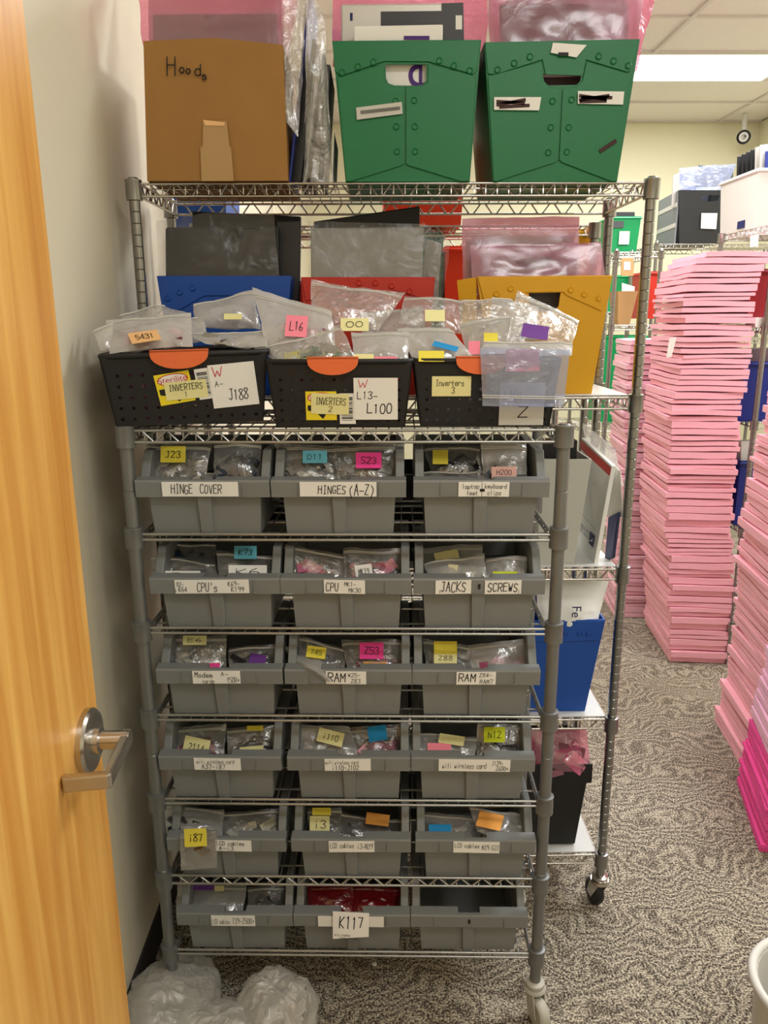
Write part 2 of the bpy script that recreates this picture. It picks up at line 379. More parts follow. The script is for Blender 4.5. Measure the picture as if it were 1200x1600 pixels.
def bag(name, cs, film_mat, label, cat='bag', group=None, thick=.03, seed=0, notes=(), fill=None, nfill=12, zip_v=.12, wr=1.0, N=18, size=.014, fill_v=(.45, .92), nlift=None):
    """a plastic bag between four corners TL TR BR BL: two crinkled sheets sealed round the edge"""
    TL, TR, BR, BL = [V(c) for c in cs]; ex = ((TR - TL) + (BR - BL)).normalized(); ey = ((TL - BL) + (TR - BR)).normalized(); nrm = ex.cross(ey).normalized()
    if nrm.dot(EYE - TL) < 0: nrm = -nrm
    sz = max((TR - TL).length, (TL - BL).length); sd = V((seed * 3.7, seed * 1.3, seed * 7.1))
    def bil(u, v): return (TL * (1 - u) + TR * u) * (1 - v) + (BL * (1 - u) + BR * u) * v
    def S(u, v, side):
        e = min(1, (max(0, math.sin(math.pi * u)) ** .5)) * (max(0, math.sin(math.pi * min(1, v))) ** .45)
        e *= .35 + .65 * min(1, max(0, (v - .05) * 1.6))
        p = bil(u, v)
        q = p / sz * 3.4 + sd + nrm * (side * 3)
        wv = noise.fractal(q, 1.0, 2.0, 4) * .05 * sz * wr + abs(noise.noise(q * 2.3 + V((5, 1, 2)))) * .05 * sz * wr
        low = noise.noise(p / sz * 1.7 + sd) * .07 * sz * wr
        edge = V((0, 0, 0))
        if u in (0, 1) or v in (0, 1): edge = ex * (noise.noise(q * 1.5) * .018 * sz * wr) + ey * (noise.noise(q * 1.7 + V((9, 2, 1))) * .022 * sz * wr)
        return p + edge + nrm * (low + side * e * (thick * .5 + wv))
    mb = MB(); n1 = N + 1
    for side in (1, -1):
        for j in range(n1):
            for i in range(n1): mb.v.append(S(i / N, j / N, side))
    for sgn in (0, n1 * n1):
        for j in range(N):
            for i in range(N): a = sgn + j * n1 + i; mb.f.append((a, a + 1, a + n1 + 1, a + n1))
    k = n1 * n1
    for i in range(N):
        for a, b in ((i, i + 1), (N * n1 + i, N * n1 + i + 1), (i * n1, (i + 1) * n1), (i * n1 + N, (i + 1) * n1 + N)): mb.f.append((a, b, k + b, k + a))
    o = mb.build(name, film_mat, smooth=True, angle=70, base=(BL + BR) * .5); tag(o, label, cat, group)
    if zip_v:
        zb = MB()
        for dv in (0, .035): zb.tube([S(i / N, min(.99, zip_v + dv), 1) + nrm * .0015 for i in range(n1)], .0011, 5)
        zb.build('zip_strip', 'white_plastic' if film_mat != 'red_film' else 'red_film', o, smooth=True)
    if fill:
        fb = MB(); rnd = random.Random(seed * 17 + 3)
        for _ in range(nfill):
            u = rnd.uniform(.16, .84); v = rnd.uniform(*fill_v); a = rnd.uniform(-.9, .9); s1 = size * rnd.uniform(.5, 1.25); s2 = size * rnd.uniform(.25, .75)
            c = bil(u, v) + nrm * (noise.noise(bil(u, v) / sz * 1.7 + sd) * .07 * sz * wr + rnd.uniform(-.15, .5) * thick * .6)
            x = (ex * math.cos(a) + ey * math.sin(a)); y = nrm.cross(x).normalized(); tl = rnd.uniform(-.5, .5); y2 = (y * math.cos(tl) + nrm * math.sin(tl)); z = x.cross(y2)
            fb.obox(c, x, y2, z, s1, s2, min(thick * .12, .003))
        fo = fb.build('contents', fill, o); fo['kind'] = 'stuff'
    for i, nt in enumerate(notes):
        l, t, r_, b, mat, tx = nt[:6]; rot = nt[6] if len(nt) > 6 else 0
        c0 = bil(.5, .5); lift = nlift if nlift is not None else thick * .5 + .006 + .02 * sz
        pc = [on_plane(x, y, c0 + nrm * lift, nrm) for x, y in ((l, t), (r_, t), (r_, b), (l, b))]
        if rot:
            m = sum(pc, V((0, 0, 0))) / 4; Rm = Matrix.Rotation(R(rot), 3, nrm); pc = [m + Rm @ (p - m) for p in pc]
        lines = [(tx, .2, .3, .8, .7)] if tx else ()
        paper('sticky_note', mat, pc, o, lines, seed=seed + i, curl=.002)
    return o

# ------------------------------------------------------------------ the room
X0, X1, Y0, Y1 = -.61, 3.42, -.75, 7.42
def struct(name, mb, mat, parent=None, **k):
    o = mb.build(name, mat, parent, **k)
    if parent is None: o['kind'] = 'structure'
    return o
struct('floor', MB().box(X0 - .1, X1 + .1, Y0 - .1, Y1 + .1, -.1, 0), 'carpet', base=(0, 0, 0))
struct('wall_left', MB().box(X0 - .1, X0, Y0, Y1, 0, CEIL), 'wall_paint')
struct('wall_right', MB().box(X1, X1 + .1, Y0, Y1, 0, CEIL), 'wall_far')
struct('wall_back', MB().box(X0 - .1, X1 + .1, Y1, Y1 + .1, 0, CEIL), 'wall_far')
struct('wall_front', MB().box(X0 - .1, X1 + .1, Y0 - .1, Y0, 0, CEIL), 'wall_paint')
struct('ceiling', MB().box(X0 - .1, X1 + .1, Y0 - .1, Y1 + .1, CEIL + .012, CEIL + .1), 'ceiling_tile')
struct('baseboard_left', MB().box(X0, X0 + .006, Y0, Y1, 0, .1), 'base_rubber')
struct('baseboard_back', MB().box(X0, X1, Y1 - .006, Y1, 0, .1), 'base_rubber')
struct('baseboard_right', MB().box(X1 - .006, X1, Y0, Y1, 0, .1), 'base_rubber')
g = MB()
for k in range(-2, 14):
    y = 5.565 + (k - 9) * .61
    if Y0 < y < Y1: g.box(X0, X1, y - .012, y + .012, CEIL - .002, CEIL + .012)
for k in range(5):
    x = -.25 + k * 1.22 - .36
    if X0 < x < X1: g.box(x - .012, x + .012, Y0, Y1, CEIL - .0021, CEIL + .0119)
struct('trim_1', g, 'grid_metal')
for i, (x, y, pw) in enumerate(LAMPS):
    e = empty('ceiling_light', (x, y, CEIL), 0, ['fluorescent ceiling panel above the door end of the rack', 'fluorescent ceiling panel over the middle aisle on the left', 'fluorescent ceiling panel over the right aisle near the door',
        'long bright white ceiling light glowing at the far end of the room', 'fluorescent ceiling panel over the right aisle, mid room'][i], 'ceiling light', 'ceiling lights')
    a, b = (.61, .29)
    MB().box(x - a, x + a, y - b, y + b, CEIL - .004, CEIL + .002).build('diffuser', 'lamp_glow', e)
    f = MB()
    for q in ((x - a - .02, x - a, y - b - .015, y + b + .015), (x + a, x + a + .02, y - b - .015, y + b + .015), (x - a, x + a, y - b - .015, y - b), (x - a, x + a, y + b, y + b + .015)): f.box(*q, CEIL - .008, CEIL + .002)
    f.build('frame', 'white_plastic', e)
    ld = bpy.data.lights.new('tube_light', 'AREA'); ld.shape = 'RECTANGLE'; ld.size = a * 2; ld.size_y = b * 2; ld.energy = pw; ld.color = (.94, .97, 1)
    lo = link('tube_light', ld, e, (0, 0, -.012))

# door, opened back against the left wall
ED = at(157, 1155, 1.075); RO = at(132, 1156, 1.012)
dd = V((RO.x - ED.x, RO.y - ED.y, 0)).normalized(); dn = V((-dd.y, dd.x, 0))
if dn.x < 0: dn = -dn
E0 = V((ED.x, ED.y, .012)); Zv = V((0, 0, 1))
dr = empty('door_1', E0); dr['kind'] = 'structure'
A = E0; B = E0 + dd * .91
MB().hexa([A, B, B - dn * .044, A - dn * .044], [p + Zv * 2.13 for p in (A, B, B - dn * .044, A - dn * .044)]).build('door_leaf', 'door_wood', dr, bevel=.0015)
RC = on_plane(134, 1157, E0, dn)
hd = MB().lathe([(.047, 0), (.047, .008), (.044, .012), (.040, .013), (.036, .0135), (.020, .014), (.019, .022)], RC, dn, 32).build('door_handle', 'brushed_steel', dr, smooth=True, angle=35)
sp = RC + dn * .014; tip = RC + dn * .062
MB().lathe([(.0135, 0), (.0135, .046), (.0125, .05)], sp, dn, 24).build('spindle', 'brushed_steel', hd, smooth=True, angle=35)
def flatbar(mb, pts, wz, wt, side):
    for a, b in zip(pts[:-1], pts[1:]):
        t = (b - a).normalized(); s = side; q = t.cross(s).normalized(); mb.obox((a + b) / 2, t, s, q, (b - a).length / 2 + wt * .7, wz, wt)
lv = MB(); p0 = tip - dn * .004 - dd * .008; p1 = p0 + dd * .100 - Zv * .006; p2 = p1 - dn * .052 + dd * .006
flatbar(lv, [p0, p1], .0115, .0065, Zv); flatbar(lv, [p1, p2], .0115, .0065, Zv)
lv.build('lever', 'brushed_steel', hd, bevel=.003)

# ------------------------------------------------------------------ wire racks
def zig(x0, x1, zl, zh, pitch, flat=.3):
    n = max(1, round((x1 - x0) / pitch)); p = (x1 - x0) / n; o = []
    for k in range(n):
        a = x0 + k * p
        o += [(a + p * flat * .25, zh), (a + p * (.5 - flat * .25), zl), (a + p * (.5 + flat * .25), zl), (a + p * (1 - flat * .25), zh)]
    return o
def shelf_meshes(W, D, gap, truss, pitch, mat, step=.026, tri=False, r=.0032, low=False):
    rail = MB(); tr = MB(); dk = MB(); h = gap / 2
    for z in (h, -h):
        for y in (0, D): rail.tube([(-W / 2, y, z), (W / 2, y, z)], r, 8)
        for x in (-W / 2, W / 2): rail.tube([(x, 0, z), (x, D, z)], r, 8)
    for y in (0, D):
        if truss:
            tr.tube([(x, y, z) for x, z in zig(-W / 2 + .02, W / 2 - .02, -h, h, pitch, .05 if tri else .34)], r * .75, 6)
    for x in (-W / 2, W / 2): tr.tube([(x, y, z) for y, z in zig(.02, D - .02, -h, h, .05, .1)], r * .75, 6)
    n = int(W / step)
    for k in range(1, n):
        x = -W / 2 + k * W / n; dk.tube([(x, 0, -h), (x, .004, -.0035), (x, D - .004, -.0035), (x, D, -h)] if low else [(x, -.001, -h + .004), (x, .001, h), (x, .006, h + .003), (x, D - .006, h + .003), (x, D, h)], .0016, 4)
    for k in (.2, .5, .8): dk.tube([(-W / 2, D * k, -.0075 if low else h - .001), (W / 2, D * k, -.0075 if low else h - .001)], .0025, 6)
    return [(nm, b.data(nm, mat, smooth=True, angle=60)) for nm, b in (('edge_rail', rail), ('truss_wire', tr), ('deck_wire', dk))]
def collar_mesh(r, mat, h=.046):
    return MB().lathe([(r + .002, -h / 2), (r + .0062, -h / 2 + .001), (r + .0058, h / 2 - .006), (r + .0068, h / 2 - .004), (r + .0066, h / 2 - .001), (r + .002, h / 2)], n=20).data('collar', mat, smooth=True, angle=35)
def post_mesh(r, z0, z1, mat, groove=.0254):
    pf = [(r, z0)]; z = z0 + groove
    while z < z1 - .01:
        pf += [(r, z - .0012), (r - .0011, z), (r, z + .0012)]; z += groove
    pf += [(r, z1), (r * .8, z1 + .003)]
    return MB().lathe(pf, n=16).data('post', mat, smooth=True, angle=40)
def caster(parent, loc, rz, mw, mf, r=.038):
    c = link('caster', None, parent, loc, (0, 0, rz))
    f = MB(); f.lathe([(.021, .096), (.023, .100), (.023, .108), (.016, .112)], n=16); f.lathe([(.011, .1), (.011, .15)], n=12); f.lathe([(.026, .086), (.028, .09), (.026, .096)], n=16)
    for s in (-1, 1):
        f.hexa([(s * .016 - .0016, -.022, .09), (s * .016 + .0016, -.022, .09), (s * .016 + .0016, .02, .09), (s * .016 - .0016, .02, .09)][::1],
               [(s * .016 - .0016, .012, r - .012), (s * .016 + .0016, .012, r - .012), (s * .016 + .0016, .036, r - .006), (s * .016 - .0016, .036, r - .006)])
    fo = link('fork', f.data('fork', mf, smooth=True, angle=35), c)
    wm = MB().lathe([(.012, -.013), (r - .006, -.0135), (r - .001, -.009), (r, -.004), (r, .004), (r - .001, .009), (r - .006, .0135), (.012, .013)], (0, .022, r), (1, 0, 0), 28).data('wheel', mw, smooth=True, angle=40)
    link('wheel', wm, c)
    return c
def rack(name, label, base, rz, W, D, hs, ptop, r, mpost, mwire, truss, gap, pitch, tri=False, liners=(), casters=(), z0=.115, group=None, step=.026, lows=()):
    e = empty(name, base, rz, label, 'wire rack', group)
    pm = post_mesh(r, z0, ptop, mpost, .0254 if mpost != 'grey_steel' else .3048); cm = collar_mesh(r, mpost)
    for (x, y) in ((-W / 2, 0), (W / 2, 0), (-W / 2, D), (W / 2, D)):
        p = link('post', pm, e, (x, y, 0))
        for h in hs: link('collar', cm, p, (0, 0, h))
    cache = {}
    for i, h in enumerate(hs):
        key = (truss[i], gap[i], i in lows)
        if key not in cache: cache[key] = shelf_meshes(W - 2 * r, D, gap[i], truss[i], pitch, mwire, tri=tri, step=step, low=i in lows)
        ms = cache[key]; s = link('shelf', ms[0][1], e, (0, 0, h))
        link('truss_wire', ms[1][1], s); link('deck_wire', ms[2][1], s)
        if i in liners:
            link('shelf_liner', MB().box(-W / 2 + .02, W / 2 - .016, .006, D - .006, gap[i] / 2 + .0048, gap[i] / 2 + .0066).data('shelf_liner', 'liner'), s)
    for (x, y, a, mw, mf) in casters: caster(e, (x, y, 0), a, mw, mf)
    return e
# near rack with the stack bins
FLx, FLy, FRx, FRy = -.5086, 1.5723, .3813, 1.5449
FZ = [1.4476, 1.2344, 1.0236, .8146, .6017, .3896, .1833]
frz = math.atan2(FRy - FLy, FRx - FLx); FW = math.hypot(FRx - FLx, FRy - FLy); FD = .30
TF = [True, False, False, False, False, True, False]
GF = [.024, .012, .012, .012, .012, .022, .012]
C = 'caster_grey'
rack('wire_rack', 'grey wire rack on casters in front, holding the rows of grey stack bins', ((FLx + FRx) / 2, (FLy + FRy) / 2, 0), frz, FW, FD, FZ, 1.470, .0135, 'grey_steel', 'wire_grey', TF, GF, .052, True, lows=(1, 2, 3, 4, 5, 6),
     casters=[(-FW / 2, 0, 2.6, C, C), (FW / 2, 0, 3.5, C, C), (-FW / 2, FD, .4, C, C), (FW / 2, FD, .2, C, C)])
frm = Matrix.Translation(((FLx + FRx) / 2, (FLy + FRy) / 2, 0)) @ Matrix.Rotation(frz, 4, 'Z')
def fpt(x, y, z): return frm @ V((x, y, z))
# tall rack behind it
RX0, RX1, RY, RD = -.5503, .6438, 1.91, .33
RZ = [1.9657, 1.4723, 1.0276, .5947, .1626]
Bk = 'rubber_black'
rack('wire_rack', 'tall chrome wire rack with totes, standing behind the rack of grey bins', ((RX0 + RX1) / 2, RY, 0), 0, RX1 - RX0, RD, RZ, 1.990, .0125, 'chrome_post', 'chrome', [True] * 5, [.027] * 5, .062,
     liners=(1, 2, 3, 4), casters=[(RX0 + RX1 - RX0 - (RX0 + RX1) / 2, 0, .25, Bk, 'chrome'), (RX0 - (RX0 + RX1) / 2, 0, .2, Bk, 'chrome'), (RX0 - (RX0 + RX1) / 2, RD, 0, Bk, 'chrome'), (RX1 - (RX0 + RX1) / 2, RD, 0, Bk, 'chrome')])

# ------------------------------------------------------------------ grey stack bins
LW = .277
def make_bin():
    e = empty('stack_bin')
    D = .285
    b = MB(); t = .0035; wb, wt, zb, zt = .112, .1165, .006, .092
    def ring(w0, y0, y1, z): return [(-w0, y0, z), (w0, y0, z), (w0, y1, z), (-w0, y1, z)]
    o0, o1 = ring(wb, .022, D - .012, zb), ring(wt, .014, D, zt); i1, i0 = ring(wt - t, .014 + t, D - t, zt), ring(wb - t, .022 + t, D - .012 - t, zb + t)
    n = 0; b.v = [V(p) for p in o0 + o1 + i1 + i0]; b.f = [(3, 2, 1, 0), (12, 13, 14, 15)]
    for a in (0, 4, 8):
        for i in range(4): j = (i + 1) % 4; b.f.append((a + i, a + j, a + 4 + j, a + 4 + i))
    link('bin_body', b.data('bin_body', 'grey_bin'), e)
    s = MB()
    for sg in (-1, 1):
        P = [(.004, .090), (D, .090), (D, .178), (.062, .178), (.056, .172), (.024, .126), (.004, .126)]
        xa, xb = sorted((sg * .1165, sg * .135)); s.hexa([(xa, y, z) for y, z in P], [(xb, y, z) for y, z in P])
        s.box(*sorted((sg * .108, sg * .132)), D * .62, D * .85, .04, .09)
    s.box(-.1165, .1165, D - .012, D, .090, .178)
    so = link('side_wall', s.data('side_wall', 'grey_bin'), e); m = so.modifiers.new('bevel', 'BEVEL'); m.width = .002; m.segments = 2
    l = MB(); h = LW / 2
    P = [(.016, .086), (-.001, .090), (-.004, .122), (-.002, .126), (.022, .129), (.024, .122), (.020, .086)]
    for x0, x1, dz in ((-h, -.026, 0), (.026, h, 0)): l.hexa([(x0, y, z) for y, z in P], [(x1, y, z) for y, z in P])
    Pn = [(.016, .086), (-.001, .090), (-.004, .122), (-.002, .126), (.006, .1262), (.010, .118), (.020, .112), (.020, .086)]
    l.hexa([(-.026, y, z) for y, z in Pn], [(.026, y, z) for y, z in Pn])
    for x in (-.083, .083): l.box(x - .0008, x + .0008, -.0052, -.001, .094, .121)
    l.box(-.082, .082, -.0028, -.001, .0925, .0935)
    lo = link('front_lip', l.data('front_lip', 'grey_bin'), e)
    link('hang_slot', MB().box(-.0025, .0025, -.0046, -.002, .103, .114).data('hang_slot', 'rubber_black'), lo)
    r_ = MB().hexa([(-.012, .017, 0), (.012, .017, 0), (.014, .03, 0), (-.014, .03, 0)], [(-.0145, .004, .089), (.0145, .004, .089), (.017, .02, .089), (-.017, .02, .089)])
    ro = link('front_rib', r_.data('front_rib', 'grey_bin'), e); m = ro.modifiers.new('bevel', 'BEVEL'); m.width = .0015; m.segments = 2
    return e
bin0 = make_bin()
# per bin: lip left px, right px, then its labels: (left px, right px, top/bottom fraction of the lip, [(words, box)])
BINS = [
 [(208, 425, 'HINGE COVER', [(252, 375, [('HINGE', .12, .2, .40, .8), ('COVER', .50, .22, .78, .8)])]),
  (424, 634, 'HINGES (A-Z)', [(469, 588, [('HINGES', .24, .2, .60, .75), ('(A-Z)', .64, .1, .97, .85)])]),
  (646, 858, 'laptop feet and keyboard clips', [(716, 752, [('laptop', .15, .55, .9, .85), ('feet', .35, .1, .85, .4)]), (753, 795, [('keyboard', .1, .56, .9, .86), ('clips', .2, .1, .7, .42)])])],
 [(234, 438, "CPU's", [(274, 390, [('B2-', .03, .55, .12, .85), ('K64', .05, .15, .16, .5), ("CPU's", .3, .15, .57, .8), ('K69-', .72, .55, .87, .88), ('K199', .76, .12, .93, .46)])]),
  (440, 641, 'CPU MK1-MK30', [(507, 570, [('CPU', .05, .15, .35, .8), ('MK1-', .5, .55, .78, .85), ('MK30', .6, .12, .9, .42)])]),
  (647, 850, 'JACKS and SCREWS', [(681, 736, [('JACKS', .15, .15, .85, .85)]), (757, 813, [('SCREWS', .08, .2, .9, .8)])])],
 [(245, 441, 'Modem cards', [(302, 376, [('Modem', .05, .5, .42, .9), ('cards', .2, .06, .45, .36), ('A-', .6, .6, .75, .92), ('Y500+', .72, .1, .98, .5)])]),
  (446, 642, 'RAM W25-Z83', [(510, 572, [('RAM', .05, .2, .48, .85), ('W25-', .55, .58, .85, .88), ('Z83', .62, .1, .85, .42)])]),
  (645, 843, 'RAM Z84-RAM7', [(713, 774, [('RAM', .06, .25, .48, .85), ('Z84-', .58, .6, .9, .9), ('RAM7', .6, .08, .92, .4)])])],
 [(248, 440, 'wifi wireless card A37-i87', [(304, 377, [('wifi wireless card', .06, .56, .86, .9), ('A37-i87', .16, .1, .66, .46)])]),
  (450, 640, 'wifi wireless card i110-J102', [(508, 579, [('wifi wireless card', .02, .56, .73, .9), ('i110-J102', .16, .08, .74, .46)])]),
  (642, 836, 'wifi wireless card J139-Z600+', [(685, 797, [('wifi wireless card', .05, .25, .66, .7), ('J139-', .74, .55, .9, .9), ('Z600+', .8, .1, .97, .46)])])],
 [(260, 448, 'LCD cables A-i3, half hidden', [(337, 394, [('LCD cables', .05, .55, .8, .9), ('A-i3', .1, .1, .5, .46)])]),
  (458, 639, 'LCD cables i3-N39', [(515, 584, [('LCD cables', .03, .4, .55, .85), ('i3-N39', .62, .3, .96, .75)])]),
  (649, 837, 'LCD cables N39-S22', [(708, 780, [('LCD cables', .03, .45, .56, .85), ('N39-S22', .62, .3, .98, .72)])])],
 [(277, 457, 'LCD cables T39-Z500+', [(331, 399, [('LCD cables', .03, .2, .42, .65), ('T39-Z500+', .48, .25, .98, .75)])]),
  (460, 639, '', [(498, 599, [])]),
  (643, 823, '', [])]]
ROWS = ['top', 'second', 'third', 'fourth', 'fifth', 'bottom']
BINBASE = {}
blank = [[bin0 if (r_, c_) == (0, 0) else copy_tree(bin0) for c_ in range(3)] for r_ in range(6)]
for r_, row in enumerate(BINS):
    zs = FZ[r_ + 1] - .0015
    for c_, (l, rt, nm, labs) in enumerate(row):
        b = blank[r_][c_]
        # the bin stands on its shelf with its lip just past the front rail
        Yl = FLy + (FRy - FLy) * ((l - 200) / 680) - .014
        # solve X so that the lip centre lands on the measured column
        X = 0
        for _ in range(6):
            q = V((X, Yl, zs + .108)) - EYE; cx = 600 + F_PX * q.dot(RIGHT) / q.dot(FWD); X += ((l + rt) / 2 - cx) * q.dot(FWD) / F_PX
        b.location = (X, Yl, zs); b.rotation_euler.z = frz
        what = ('grey plastic stack bin labelled ' + nm) if nm else ('grey plastic stack bin of red bags with a blank label' if c_ == 1 else 'empty grey plastic stack bin at the bottom right')
        tag(b, what + ('' if not nm else ', %s row' % ROWS[r_]), 'bin', 'grey stack bins on the wire rack')
        BINBASE[(r_, c_)] = (V((X, Yl, zs)), what)
        BASE[b.name] = V((0, 0, 0)); ppm = LW / (rt - l); cpx = (l + rt) / 2
        for li, (a, z, lines) in enumerate(labs):
            xa, xb = (a - cpx) * ppm, (z - cpx) * ppm; yt, yb = -.0066, -.0046
            tl = .004 * math.sin(r_ * 5 + c_ * 3 + li)
            cs = [(xa, yt, .1235 + tl * .2), (xb, yt, .1235 - tl * .2), (xb, yb, .0925 - tl * .2), (xa, yb, .0925 + tl * .2)]
            # built flat in the bin's own frame
            TL, TR, BR, BL = [V(p) for p in cs]; n_ = V((0, -1, 0))
            lm = MB().hexa([TL, TR, BR, BL], [p + V((0, .0008, 0)) for p in (TL, TR, BR, BL)])
            lo = link('label', lm.data('label', 'paper_white'), b)
            if lines:
                tb = MB(); ux = (TR - TL).normalized(); uy = (TL - BL).normalized(); wd = (TR - TL).length; ht = (TL - BL).length
                for k, (tx, p, q, s_, t_) in enumerate(lines): write(tb, tx, p * wd, q * ht, s_ * wd, t_ * ht, BL + V((0, -.0007, 0)), ux, uy, seed=r_ * 9 + c_ * 3 + k)
                if nm.startswith('laptop') and li == 0: write(tb, '-', wd - .002, ht * .1, wd + .004, ht * .9, BL + V((0, -.0007, 0)), ux, uy, t=.003)
                link('lettering', tb.data('lettering', 'ink'), lo)

